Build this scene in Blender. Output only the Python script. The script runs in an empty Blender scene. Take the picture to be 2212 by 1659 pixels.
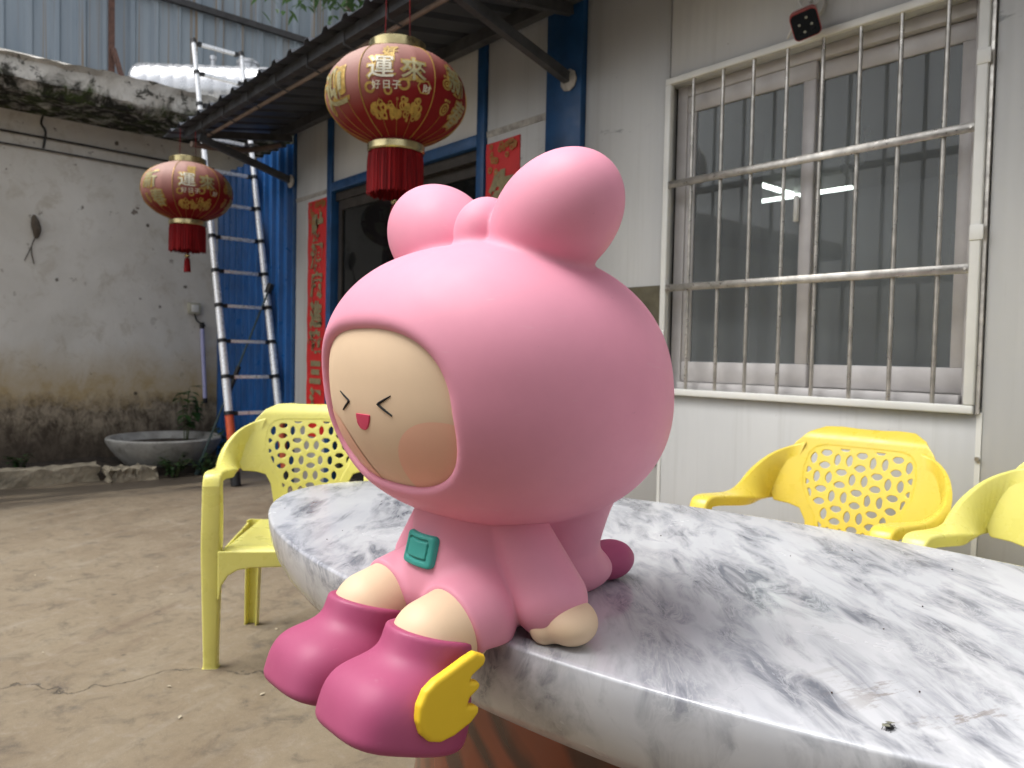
import bpy, bmesh, math, random
import numpy as np
from mathutils import Vector, Matrix
random.seed(7); rng = np.random.default_rng(7)
SC = bpy.context.scene
COL = SC.collection

# ------------------------------------------------------------------ camera, sky, sun, exposure
def setup_camera():
    yaw, pitch, roll = math.radians(138.919), math.radians(2.134), math.radians(1.185)
    f = Vector((math.cos(yaw)*math.cos(pitch), math.sin(yaw)*math.cos(pitch), -math.sin(pitch)))
    r = Vector((math.sin(yaw), -math.cos(yaw), 0)); u = r.cross(f)
    R = r*math.cos(roll) + u*math.sin(roll); U = -r*math.sin(roll) + u*math.cos(roll)
    cd = bpy.data.cameras.new('camera'); cam = bpy.data.objects.new('camera', cd); COL.objects.link(cam)
    m = Matrix.Identity(4)
    for i in range(3):
        m[i][0], m[i][1], m[i][2] = R[i], U[i], -f[i]
    m[0][3], m[1][3], m[2][3] = 0, 0, 1.08
    cam.matrix_world = m
    cd.sensor_fit = 'HORIZONTAL'; cd.sensor_width = 36.0; cd.lens = 36.0*1643.35/2212
    cd.clip_start = 0.02; cd.clip_end = 500
    cd.dof.use_dof = True; cd.dof.focus_distance = 1.0; cd.dof.aperture_fstop = 8.5
    SC.camera = cam
setup_camera()
SUN_EL, SUN_AZ = 62.0, 238.0       # azimuth: direction of the sun in the ground plane, from +X counter-clockwise
world = bpy.data.worlds.new('World'); SC.world = world; world.use_nodes = True
wn = world.node_tree.nodes; wl = world.node_tree.links
sky = wn.new('ShaderNodeTexSky'); sky.sky_type = 'NISHITA'; sky.sun_disc = False
sky.sun_elevation = math.radians(SUN_EL); sky.sun_rotation = math.radians(90-SUN_AZ)
sky.air_density = 1.0; sky.dust_density = 4.0; sky.ozone_density = 1.0
hsv = wn.new('ShaderNodeHueSaturation'); hsv.inputs['Saturation'].default_value = 0.22
bg = wn['Background']; bg.inputs['Strength'].default_value = 0.15
wl.new(sky.outputs[0], hsv.inputs['Color']); wl.new(hsv.outputs[0], bg.inputs['Color'])
sd = bpy.data.lights.new('sun', 'SUN'); sd.energy = 1.0; sd.angle = math.radians(40); sd.color = (1, .975, .94)
sun = bpy.data.objects.new('sun', sd); COL.objects.link(sun)
_e, _a = math.radians(SUN_EL), math.radians(SUN_AZ)
sdir = Vector((math.cos(_e)*math.cos(_a), math.cos(_e)*math.sin(_a), math.sin(_e)))
sun.rotation_euler = sdir.to_track_quat('Z', 'Y').to_euler(); sun.location = sdir*20
vs = SC.view_settings; vs.view_transform = 'Standard'; vs.look = 'None'; vs.gamma = 1; vs.use_curve_mapping = False
vs.exposure = 1.03
SC.cycles.max_bounces = 8; SC.cycles.transparent_max_bounces = 16
SC.cycles.use_denoising = True

# ------------------------------------------------------------------ materials
class NT:
    def __init__(s, name):
        s.m = bpy.data.materials.new(name); s.m.use_nodes = True
        s.t = s.m.node_tree; s.b = s.t.nodes['Principled BSDF']; s.out = s.t.nodes['Material Output']
        s._co = None
    def n(s, kind, **kw):
        x = s.t.nodes.new(kind)
        for k, v in kw.items():
            if k in x.inputs: s.set(x.inputs[k], v)
            else: setattr(x, k, v)
        return x
    def set(s, sock, v):
        if isinstance(v, bpy.types.NodeSocket): s.t.links.new(v, sock)
        elif isinstance(v, (tuple, list)) and len(v) == 3 and sock.type == 'RGBA': sock.default_value = (*v, 1)
        else: sock.default_value = v
    def co(s, scale=(1, 1, 1), rot=(0, 0, 0), loc=(0, 0, 0)):
        if s._co is None: s._co = s.n('ShaderNodeTexCoord').outputs['Object']
        src = s._co
        if tuple(rot) != (0, 0, 0):
            m0 = s.n('ShaderNodeMapping'); s.set(m0.inputs[0], src); m0.inputs['Rotation'].default_value = rot; src = m0.outputs[0]; rot = (0, 0, 0)
        mp = s.n('ShaderNodeMapping'); s.set(mp.inputs[0], src)
        mp.inputs['Scale'].default_value = scale; mp.inputs['Rotation'].default_value = rot; mp.inputs['Location'].default_value = loc
        return mp.outputs[0]
    def xyz(s):
        if s._co is None: s._co = s.n('ShaderNodeTexCoord').outputs['Object']
        x = s.n('ShaderNodeSeparateXYZ'); s.set(x.inputs[0], s._co); return x.outputs
    def noise(s, vec, scale, detail=4, rough=.55, dist=0.0):
        x = s.n('ShaderNodeTexNoise'); s.set(x.inputs['Vector'], vec); x.inputs['Scale'].default_value = scale
        x.inputs['Detail'].default_value = detail; x.inputs['Roughness'].default_value = rough; x.inputs['Distortion'].default_value = dist
        return x.outputs['Fac']
    def ramp(s, v, stops):
        x = s.n('ShaderNodeValToRGB'); s.set(x.inputs[0], v); e = x.color_ramp.elements
        while len(e) < len(stops): e.new(.5)
        for el, (p, c) in zip(e, stops):
            el.position = p; el.color = (c, c, c, 1) if not isinstance(c, (tuple, list)) else (*c, 1)
        return x.outputs[0]
    def mix(s, f, a, b, mode='MIX'):
        x = s.n('ShaderNodeMix', data_type='RGBA', blend_type=mode)
        s.set(x.inputs[0], f); s.set(x.inputs[6], a); s.set(x.inputs[7], b); return x.outputs[2]
    def math(s, op, a, b=0.0, clamp=False):
        x = s.n('ShaderNodeMath', operation=op, use_clamp=clamp); s.set(x.inputs[0], a); s.set(x.inputs[1], b); return x.outputs[0]
    def bump(s, h, strength=.3, dist=.01):
        x = s.n('ShaderNodeBump'); x.inputs['Strength'].default_value = strength; x.inputs['Distance'].default_value = dist
        s.set(x.inputs['Height'], h)
        s.set(s.b.inputs['Normal'], x.outputs[0])
    def p(s, **kw):
        for k, v in kw.items(): s.set(s.b.inputs[k.replace('_', ' ')], v)
        return s
def plain(name, col, rough=.5, metal=0.0, var=.12, scale=14, bump=0.0, coat=0.0, spec=.5, bscale=60, bdist=.002, rvar=.12):
    N = NT(name); v = N.co()
    n1 = N.noise(v, scale, 4)
    a = tuple(c*(1-var) for c in col); b = tuple(min(1, c*(1+var)) for c in col)
    N.p(Base_Color=N.mix(N.ramp(n1, [(.3, 0), (.7, 1)]), a, b), Metallic=metal, Specular_IOR_Level=spec)
    n2 = N.noise(v, scale*2.3, 3)
    N.p(Roughness=N.ramp(n2, [(.3, max(.02, rough-rvar)), (.7, min(1, rough+rvar))]))
    if coat: N.p(Coat_Weight=coat, Coat_Roughness=.08)
    if bump: N.bump(N.noise(v, bscale, 3), bump, bdist)
    return N.m

# ------------------------------------------------------------------ object helpers
def link(o, parent=None):
    COL.objects.link(o)
    if parent is not None: o.parent = parent
    return o
def tag(o, label=None, cat=None, group=None, kind=None):
    for k, v in (('label', label), ('category', cat), ('group', group), ('kind', kind)):
        if v: o[k] = v
    return o
def thing(name, label, cat, loc=(0, 0, 0), rz=0, group=None):
    o = bpy.data.objects.new(name, None); o.empty_display_size = .1
    o.location = loc; o.rotation_euler = (0, 0, rz); link(o)
    return tag(o, label, cat, group)
def mesh(name, V, F, mat=None, parent=None, smooth=None, loc=None):
    me = bpy.data.meshes.new(name); me.from_pydata([tuple(map(float, v)) for v in V], [], [tuple(map(int, f)) for f in F])
    me.validate(); me.update()
    if smooth is not None:
        me.shade_smooth()
        if smooth < 180: me.set_sharp_from_angle(angle=math.radians(smooth))
    if mat: me.materials.append(mat)
    o = bpy.data.objects.new(name, me); link(o, parent)
    if loc is not None: o.location = loc
    return o
def npmesh(name, V, Q, mat=None, parent=None):
    """fast path for big quad meshes, smooth shaded"""
    me = bpy.data.meshes.new(name); nv, nq = len(V), len(Q)
    me.vertices.add(nv); me.vertices.foreach_set('co', np.asarray(V, np.float32).ravel())
    me.loops.add(nq*4); me.loops.foreach_set('vertex_index', np.asarray(Q, np.int32).ravel())
    me.polygons.add(nq); me.polygons.foreach_set('loop_start', np.arange(0, nq*4, 4, dtype=np.int32))
    me.update(); me.validate(); me.shade_smooth()
    if mat: me.materials.append(mat)
    return link(bpy.data.objects.new(name, me), parent)
def box_vf(lo, hi):
    x0, y0, z0 = lo; x1, y1, z1 = hi
    V = [(x0, y0, z0), (x1, y0, z0), (x1, y1, z0), (x0, y1, z0), (x0, y0, z1), (x1, y0, z1), (x1, y1, z1), (x0, y1, z1)]
    return V, [(0, 3, 2, 1), (4, 5, 6, 7), (0, 1, 5, 4), (1, 2, 6, 5), (2, 3, 7, 6), (3, 0, 4, 7)]
def box(name, lo, hi, mat, parent=None, bevel=0.0, seg=2):
    V, F = box_vf(lo, hi)
    if not bevel: return mesh(name, V, F, mat, parent)
    bm = bmesh.new(); vs_ = [bm.verts.new(v) for v in V]
    for f in F: bm.faces.new([vs_[i] for i in f])
    bmesh.ops.bevel(bm, geom=bm.edges[:], offset=bevel, segments=seg, profile=.5, affect='EDGES')
    me = bpy.data.meshes.new(name); bm.to_mesh(me); bm.free(); me.shade_smooth(); me.set_sharp_from_angle(angle=math.radians(50))
    me.materials.append(mat)
    return link(bpy.data.objects.new(name, me), parent)
def frame_of(t):
    t = t/np.linalg.norm(t); a = np.array([0, 0, 1.0]) if abs(t[2]) < .9 else np.array([1.0, 0, 0])
    s = np.cross(t, a); s /= np.linalg.norm(s); return s, np.cross(s, t)
def tube_vf(P, r, n=10, closed_ends=True, sq=None):
    P = np.asarray(P, float); m = len(P); rr = np.full(m, r) if np.isscalar(r) else np.asarray(r, float)
    V = []; F = []
    s0 = None
    for i in range(m):
        t = P[min(i+1, m-1)]-P[max(i-1, 0)]
        s, u = frame_of(t)
        if s0 is not None:
            t = t/np.linalg.norm(t); s = s0-t*np.dot(s0, t); s /= np.linalg.norm(s); u = np.cross(s, t)
        s0 = s
        for k in range(n):
            a = 2*math.pi*(k+.5)/n
            V.append(P[i]+rr[i]*(math.cos(a)*s+math.sin(a)*u))
    for i in range(m-1):
        for k in range(n):
            a, b = i*n+k, i*n+(k+1) % n
            F.append((a, b, b+n, a+n))
    if closed_ends:
        F.append(tuple(range(n-1, -1, -1))); F.append(tuple(range((m-1)*n, m*n)))
    return V, F
def tube(name, P, r, mat, parent=None, n=10, smooth=40):
    V, F = tube_vf(P, r, n); return mesh(name, V, F, mat, parent, smooth)
def bar(name, A, B, w, h, mat, parent=None, up=(0, 0, 1)):
    """rectangular bar from A to B, w across, h along up"""
    A, B = np.array(A, float), np.array(B, float); t = B-A; t = t/np.linalg.norm(t)
    s = np.cross(t, np.array(up, float)); s /= np.linalg.norm(s); u = np.cross(s, t)
    V = [P+s*a*w/2+u*b*h/2 for P in (A, B) for a, b in ((-1, -1), (1, -1), (1, 1), (-1, 1))]
    return mesh(name, V, [(3, 2, 1, 0), (4, 5, 6, 7), (0, 1, 5, 4), (1, 2, 6, 5), (2, 3, 7, 6), (3, 0, 4, 7)], mat, parent)
def lathe_vf(prof, n=48, cap=True):
    V = []; F = []; m = len(prof)
    for i, (r, z) in enumerate(prof):
        for k in range(n):
            a = 2*math.pi*k/n; V.append((r*math.cos(a), r*math.sin(a), z))
    for i in range(m-1):
        for k in range(n):
            a, b = i*n+k, i*n+(k+1) % n
            F.append((a, b, b+n, a+n))
    if cap:
        F.append(tuple(range(n-1, -1, -1))); F.append(tuple(range((m-1)*n, m*n)))
    return V, F
def lathe(name, prof, mat, parent=None, n=48, cap=True, smooth=40, loc=None):
    V, F = lathe_vf(prof, n, cap); return mesh(name, V, F, mat, parent, smooth, loc)
def catmull(P, n):
    P = np.asarray(P, float); m = len(P); ts = np.linspace(0, m-1, n); out = []
    for t in ts:
        i = min(int(t), m-2); f = t-i
        p0, p1, p2, p3 = P[max(i-1, 0)], P[i], P[i+1], P[min(i+2, m-1)]
        out.append(.5*((2*p1)+(-p0+p2)*f+(2*p0-5*p1+4*p2-p3)*f*f+(-p0+3*p1-3*p2+p3)*f**3))
    return np.array(out)
def copy_tree(o, parent=None):
    c = o.copy(); COL.objects.link(c); c.parent = parent
    for ch in o.children: copy_tree(ch, c)
    return c
def merge(parts):
    V = []; F = []
    for v, f in parts:
        b = len(V); V += list(v); F += [tuple(i+b for i in q) for q in f]
    return V, F
def glyph_vf(ch, bold=.02, cuts=0):
    """flat outline of one character, centred, about 1 unit high"""
    cu = bpy.data.curves.new('g', 'FONT'); cu.body = ch; cu.size = 1.0; cu.offset = bold; cu.align_x = 'CENTER'; cu.resolution_u = 3
    ob = bpy.data.objects.new('g', cu); COL.objects.link(ob)
    dg = bpy.context.evaluated_depsgraph_get(); me = ob.evaluated_get(dg).to_mesh()
    bm = bmesh.new(); bm.from_mesh(me); ob.evaluated_get(dg).to_mesh_clear()
    for _ in range(cuts): 
        long = [e for e in bm.edges if e.calc_length() > .12]
        if long: bmesh.ops.subdivide_edges(bm, edges=long, cuts=1)
        bmesh.ops.triangulate(bm, faces=[f for f in bm.faces if len(f.verts) > 3])
    V = np.array([v.co[:] for v in bm.verts]); 
    bm.verts.index_update(); F = [tuple(v.index for v in f.verts) for f in bm.faces]; bm.free()
    bpy.data.objects.remove(ob); bpy.data.curves.remove(cu)
    if len(V): V[:, :2] -= (V[:, :2].max(0)+V[:, :2].min(0))/2
    return V, F
# ------------------------------------------------------------------ implicit shapes -> clean quad meshes
def surface_nets(f, lo, hi, h, project=2):
    lo = np.array(lo, float); n = np.ceil((np.array(hi, float)-lo)/h).astype(int)+1
    ax = [lo[i]+h*np.arange(n[i]) for i in range(3)]
    D = np.empty(tuple(n))
    Y, Z = np.meshgrid(ax[1], ax[2], indexing='ij')
    step = max(1, int(400000/(n[1]*n[2])))
    for i in range(0, n[0], step):
        xs = ax[0][i:i+step]; P = np.empty((len(xs),)+Y.shape+(3,))
        P[..., 0] = xs[:, None, None]; P[..., 1] = Y; P[..., 2] = Z
        D[i:i+step] = f(P.reshape(-1, 3)).reshape(len(xs), *Y.shape)
    I = D < 0
    c = [(a, b, d) for a in (0, 1) for b in (0, 1) for d in (0, 1)]
    sl = lambda A, o: A[o[0]:n[0]-1+o[0], o[1]:n[1]-1+o[1], o[2]:n[2]-1+o[2]]
    cnt = sum(sl(I, o).astype(np.int8) for o in c); act = (cnt > 0) & (cnt < 8)
    idx = np.full(act.shape, -1, np.int64); ii = np.argwhere(act); idx[act] = np.arange(len(ii))
    acc = np.zeros((len(ii), 3)); num = np.zeros(len(ii))
    for a in range(8):
        for k in range(3):
            if c[a][k]: continue
            oa = np.array(c[a]); ob = oa.copy(); ob[k] = 1
            da = D[tuple((ii+oa).T)]; db = D[tuple((ii+ob).T)]; m = (da < 0) != (db < 0)
            t = np.where(m, da/np.where(m, da-db, 1), 0)
            p = np.repeat(oa[None].astype(float), len(ii), 0); p[:, k] = t
            acc += p*m[:, None]; num += m
    V = lo+h*(ii+acc/np.maximum(num, 1)[:, None])
    for _ in range(project):
        e = h*.25; d = f(V); g = np.empty_like(V)
        for k in range(3):
            q = V.copy(); q[:, k] += e; g[:, k] = f(q); q[:, k] -= 2*e; g[:, k] -= f(q)
        g /= 2*e; s = np.clip(d, -.4*h, .4*h)/np.maximum((g*g).sum(1), .25); V = V-g*s[:, None]
    Q = []
    for k in range(3):
        u, v = (k+1) % 3, (k+2) % 3
        sa = [slice(0, n[i]) for i in range(3)]; sa[k] = slice(0, n[k]-1)
        sb = list(sa); sb[k] = slice(1, n[k])
        A, B = I[tuple(sa)], I[tuple(sb)]
        E = np.argwhere(A != B); fl = A[tuple(E.T)]
        ok = (E[:, u] > 0) & (E[:, v] > 0) & (E[:, u] < n[u]-1) & (E[:, v] < n[v]-1); E = E[ok]; fl = fl[ok]
        q = []
        for du, dv in ((-1, -1), (0, -1), (0, 0), (-1, 0)):
            w = E.copy(); w[:, u] += du; w[:, v] += dv; q.append(idx[tuple(w.T)])
        q = np.stack(q, 1); q[~fl] = q[~fl][:, ::-1]; Q.append(q)
    return V, np.concatenate(Q)
def smin(a, b, k):
    h = np.maximum(k-np.abs(a-b), 0)/k; return np.minimum(a, b)-h*h*k*.25
def smax(a, b, k): return -smin(-a, -b, k)
def s_ell(p, c, r, n=2.0, M=None):
    q = p-np.array(c)
    if M is not None: q = q@M
    q = q/np.array(r)
    k = (np.abs(q)**n).sum(1)**(1/n)+1e-9
    if n == 2.0:
        g = np.linalg.norm(q/np.array(r), axis=1)+1e-9; return k*(k-1)/g
    return np.linalg.norm(p-np.array(c), axis=1)*(1-1/k)
def s_cone(p, a, b, r1, r2):
    a, b = np.array(a, float), np.array(b, float); ba = b-a; l2 = ba@ba
    t = np.clip(((p-a)@ba)/l2, 0, 1); return np.linalg.norm(p-a-t[:, None]*ba, axis=1)-(r1+(r2-r1)*t)
def s_poly(P2, poly):
    poly = np.asarray(poly, float); d = np.full(len(P2), 1e9); s = np.ones(len(P2)); m = len(poly)
    for i in range(m):
        a, b = poly[i], poly[i-1]; e = b-a; w = P2-a
        q = w-e*np.clip((w@e)/(e@e), 0, 1)[:, None]; d = np.minimum(d, (q*q).sum(1))
        c1 = P2[:, 1] >= a[1]; c2 = P2[:, 1] < b[1]; c3 = e[0]*w[:, 1] > e[1]*w[:, 0]
        fl = (c1 & c2 & c3) | (~c1 & ~c2 & ~c3); s = np.where(fl, -s, s)
    return s*np.sqrt(d)
def s_rbox2(P2, c, hs, r):
    q = np.abs(P2-np.array(c))-np.array(hs)+r
    return np.linalg.norm(np.maximum(q, 0), axis=1)+np.minimum(q.max(1), 0)-r

# ---- the pink sculpture, in metres; x across (its left = +x), y back, z up; table top at z = TZ
TZ = 0.742
HC, HR = (0, .649, 1.0405), (.2335, .212, .1815)
def f_head(p):
    q = p.copy(); 
    q[:, 1] -= -.018*np.clip((q[:, 2]-1.036)/.2, -1, 1)            # brow leans forward a little
    return s_ell(q, HC, HR, 2.28)
def f_bow(p):
    q = p.copy(); q[:, 0] = np.abs(q[:, 0])
    ca, sa = math.cos(math.radians(26)), math.sin(math.radians(26))
    d = s_ell(q, (.118, .640, 1.246), (.098, .066, .073), M=np.array([[ca, 0, -sa], [0, 1, 0], [sa, 0, ca]]))
    return smin(d, s_ell(p, (.004, .628, 1.237), (.043, .044, .048)), .006)
def f_opening(p):
    return f_open2(p)
OPEN_C, OPEN_R, OPEN_N = (-.004, 1.015), (.137, .091), 2.65
def f_open2(p):
    u = (p[:, 0]-OPEN_C[0]); v = (p[:, 2]-OPEN_C[1])
    k = (np.abs(u/OPEN_R[0])**OPEN_N+np.abs(v/OPEN_R[1])**OPEN_N)**(1/OPEN_N)+1e-9
    d = np.hypot(u, v)*(1-1/k)
    return np.maximum(d, p[:, 1]-.60)
def f_tail(p):
    d = s_cone(p, (0, .775, .95), (0, .775, .80), .100, .056)
    d = smin(d, s_ell(p, (.0, .80, .77), (.060, .066, .034)), .03)
    return np.maximum(d, TZ-p[:, 2])
def f_hood(p):
    d = smin(f_head(p), f_bow(p), .014)
    d = smin(d, f_tail(p), .05)
    return smax(d, -f_opening(p), .022)
def f_face(p): return f_head(p)+.011
def f_pom(p): return s_ell(p, (.012, .872, .772), (.034, .046, .030))
def f_arm(p):
    q = p.copy(); q[:, 0] = np.abs(q[:, 0])
    return s_cone(q, (.050, .622, .905), (.130, .634, .788), .033, .046)
def f_torso(p):
    d = s_cone(p, (0, .626, .800), (0, .606, .925), .090, .066)
    return smin(d, s_ell(p, (0, .638, .788), (.100, .102, .062)), .04)
LEGX = .069
def f_thigh(p):
    q = p.copy(); q[:, 0] = np.abs(q[:, 0])-LEGX
    d = s_cone(q, (0, .566, .766), (0, .503, .752), .0495, .0462)
    return d
def f_suit(p):
    sleeve = smax(f_thigh(p)-.0045, .522+.25*(.80-p[:, 2])-p[:, 1], .006)
    d = smin(smin(f_torso(p), sleeve, .016), f_arm(p), .007)
    q = p.copy(); q[:, 0] = np.abs(q[:, 0])
    cuff = ((q-np.array((.150, .630, .757)))@np.array((.55, -.05, -.83)))
    return np.maximum(smax(d, cuff, .006), TZ-p[:, 2]-2.0*np.maximum(0, .548-p[:, 1]))
def f_hand(p, side):
    q = p.copy(); q[:, 0] *= side
    ang = math.radians(-32); c, s = math.cos(ang), math.sin(ang)
    M = np.array([[c, -s, 0], [s, c, 0], [0, 0, 1.0]])
    d = s_ell(q, (.157, .640, .768), (.043, .034, .027), M=M)
    d = smin(d, s_cone(q, (.136, .631, .766), (.142, .616, .760), .021, .019), .007)
    return np.maximum(d, TZ-.0005-p[:, 2])
# boots: local axes in the y-z plane, forward fw and up uw
BO = np.array((.512, .638)); FW = np.array((-.957, .29)); UW = np.array((.29, .957))
def f_boot(p, side):
    u = (p[:, 1]-BO[0])*FW[0]+(p[:, 2]-BO[1])*FW[1]; w = (p[:, 1]-BO[0])*UW[0]+(p[:, 2]-BO[1])*UW[1]
    v = p[:, 0]*side-LEGX
    q = np.stack([u, v, w], 1)
    shaft = s_cone(q, (.046, 0, .02), (.042, 0, .15), .058, .0510)
    heel = s_ell(q, (.048, 0, .022), (.062, .066, .062), 2.6)
    toe = s_ell(q, (.078, 0, .012), (.067, .068, .060), 3.1)
    d = smin(smin(shaft, heel, .02), toe, .030)
    return smax(smax(d, -w, .012), w+.02*(u-.042)-.116, .005)
# ------------------------------------------------------------------ sculpture
def paint(name, col, rough=.56, bump=.05):
    N = NT(name); v = N.co()
    n = N.noise(v, 5, 6, .65); a = tuple(c*.93 for c in col); b = tuple(min(1, c*1.04) for c in col)
    c_ = N.mix(N.ramp(n, [(.3, 0), (.7, 1)]), a, b)
    c_ = N.mix(N.ramp(N.noise(v, 85, 3, .6), [(.74, 0), (.80, .35)]), c_, tuple(c*.45 for c in col))        # tiny grime specks
    c_ = N.mix(N.ramp(N.noise(N.co(scale=(1, 1, 5)), 16, 4, .7), [(.66, 0), (.76, .12)]), c_, (.75, .72, .70))   # faint rubbed marks
    N.p(Base_Color=c_, Roughness=N.ramp(N.noise(v, 14, 5, .7), [(.3, rough-.10), (.7, rough+.10)]), Specular_IOR_Level=.34)
    N.bump(N.noise(v, 420, 2), bump, .0006)
    return N.m
M_PINK = paint('sculpture pink', (.77, .315, .415))
M_SKIN = paint('sculpture skin', (.78, .58, .39))
M_ROSE = paint('sculpture rose', (.40, .078, .170), .52)
M_YEL = paint('sculpture yellow', (.86, .58, .03), .48)
M_TEAL = paint('sculpture teal', (.045, .34, .29), .5)
M_BLUSH = paint('sculpture blush', (.86, .49, .34))
M_BLACK = paint('sculpture black', (.006, .005, .006), .75)
M_RED = paint('sculpture mouth red', (.68, .05, .13), .36)
FX = -.78
doll = thing('cartoon_sculpture', 'large pink painted fibreglass cartoon sculpture with bow-eared hood, sitting on the marble table edge', 'sculpture', (FX, 0, 0))
def sdf(name, f, lo, hi, h, mat, parent=doll):
    V, Q = surface_nets(f, lo, hi, h); return npmesh(name, V, Q, mat, parent)
hood = sdf('hood', f_hood, (-.28, .40, .73), (.28, .92, 1.37), .0040, M_PINK)
face = sdf('face', lambda p: np.maximum(np.maximum(f_face(p), p[:, 1]-.56), f_open2(p)-.02), (-.20, .42, .88), (.20, .58, 1.15), .004, M_SKIN)
def shell(f2d, off=.0012, deep=.004):
    return lambda p: np.maximum(np.maximum(f_face(p)-off, -(f_face(p)+deep)), f2d(p[:, [0, 2]]))
for s in (-1, 1):
    rim = []
    for k in range(96):
        a = 2*math.pi*k/96; lo_, hi_ = 0.0, .14
        for _ in range(24):
            m_ = (lo_+hi_)/2; x_, z_ = .085+m_*math.cos(a), .955+m_*math.sin(a)
            ok = math.hypot(x_-.116, z_-.929) < .078 and f_open2(np.array([[s*x_, .45, z_]]))[0] < .010
            lo_, hi_ = (m_, hi_) if ok else (lo_, m_)
        rim.append((lo_, a))
    xz = np.array([(s*(.085+rr_*t/14*math.cos(a)), .955+rr_*t/14*math.sin(a)) for t in range(1, 15) for rr_, a in rim]); yy = np.full(len(xz), .42)
    for _ in range(70): yy += f_face(np.column_stack([xz[:, 0], yy, xz[:, 1]]))*.7
    V = [(s*.085, yy[:96].mean()-.0012, .955)]+[(x_, y_-.0010, z_) for (x_, z_), y_ in zip(xz, yy)]
    F = [(0, 1+k, 1+(k+1) % 96) for k in range(96)]+[(1+t*96+k, 1+(t+1)*96+k, 1+(t+1)*96+(k+1) % 96, 1+t*96+(k+1) % 96) for t in range(13) for k in range(96)]
    if s == 1: F = [f[::-1] for f in F]
    mesh('blush', V, F, M_BLUSH, face, 180)
def on_face(x, z, off=0.0):
    y = .40
    for _ in range(60): y += f_face(np.array([[x, y, z]]))[0]*.8
    return np.array((x, y-off, z))
for s in (-1, 1):
    pts = [(.057, 1.0325), (.046, 1.0278), (.0345, 1.0230), (.0325, 1.0220), (.0345, 1.0208), (.045, 1.0152), (.0555, 1.0100)]
    P = [on_face(s*x, z, .0003) for x, z in pts]
    V, F = tube_vf(P, [.0007, .0013, .0016, .0017, .0016, .0015, .0010], 8); mesh('eye', V, F, M_BLACK, face, 60)
mouth_poly = [(-.0185, 1.0075), (.0125, 1.0075), (.0085, 1.000), (.0035, .9945), (-.001, .991), (-.006, .9893), (-.0115, .9893), (-.0160, .991), (-.0190, .9945), (-.0195, .9995)]
sdf('mouth', shell(lambda q: s_poly(q, mouth_poly)-.0006, .0012), (-.025, .43, .985), (.02, .47, 1.012), .0012, M_RED, face)
sdf('tail_tip', f_pom, (-.03, .81, .735), (.06, .93, .81), .003, M_ROSE)
suit = sdf('suit', f_suit, (-.20, .46, .73), (.20, .78, .96), .0032, M_PINK)
def f_pocket(p):
    q = p[:, [0, 2]]; b = s_rbox2(q, (-.003, .8365), (.031, .0195), .006)
    sh = .0065-.0028*(np.abs(s_rbox2(q, (-.003, .8375), (.021, .0115), .003)) < .0013)
    t = f_torso(p); return np.maximum(smax(t-sh, b, .004), np.maximum(-(t+.004), p[:, 1]-.60))
sdf('pocket', f_pocket, (-.045, .48, .805), (.06, .60, .87), .0018, M_TEAL)
for s in (1, -1):
    def lim(x): return (min(s*x[0], s*x[1]), max(s*x[0], s*x[1]))
    a, b = lim((.085, .235)); sdf('hand', lambda p: f_hand(p, s), (a, .56, .735), (b, .72, .81), .0026, M_SKIN)
    a, b = lim((-.005, .15)); sdf('leg', lambda p: np.maximum(np.maximum(f_thigh(p), -p[:, 0]*s-.003), p[:, 1]-.552), (a, .42, .69), (b, .65, .85), .003, M_SKIN)
    a, b = lim((-.01, .155))
    boot = sdf('boot', lambda p: f_boot(p, s), (a, .34, .58), (b, .62, .79), .003, M_ROSE)
    wing = np.array([(0.5087, 0.7583), (0.5209, 0.7528), (0.5229, 0.7475), (0.5199, 0.7416), (0.5046, 0.7341), (0.5012, 0.7284), (0.5119, 0.7259), (0.5156, 0.7216), (0.5138, 0.7173), (0.5016, 0.7103), (0.4982, 0.7027), (0.5101, 0.6998), (0.5143, 0.6961), (0.5135, 0.6906), (0.5034, 0.6822), (0.4815, 0.6748), (0.4636, 0.6732), (0.4493, 0.6783), (0.4383, 0.6894), (0.4349, 0.7031), (0.4363, 0.7189), (0.4439, 0.7329), (0.4556, 0.7406), (0.4754, 0.7473), (0.4936, 0.7539)])
    fw = lambda p: smax(s_poly(p[:, [1, 2]], wing), np.abs(p[:, 0]*s-.1415)-.0068, .005)
    a, b = lim((.125, .158))
    if s == 1: sdf('wing', fw, (a, .42, .66), (b, .535, .77), .002, M_YEL, boot)
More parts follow.
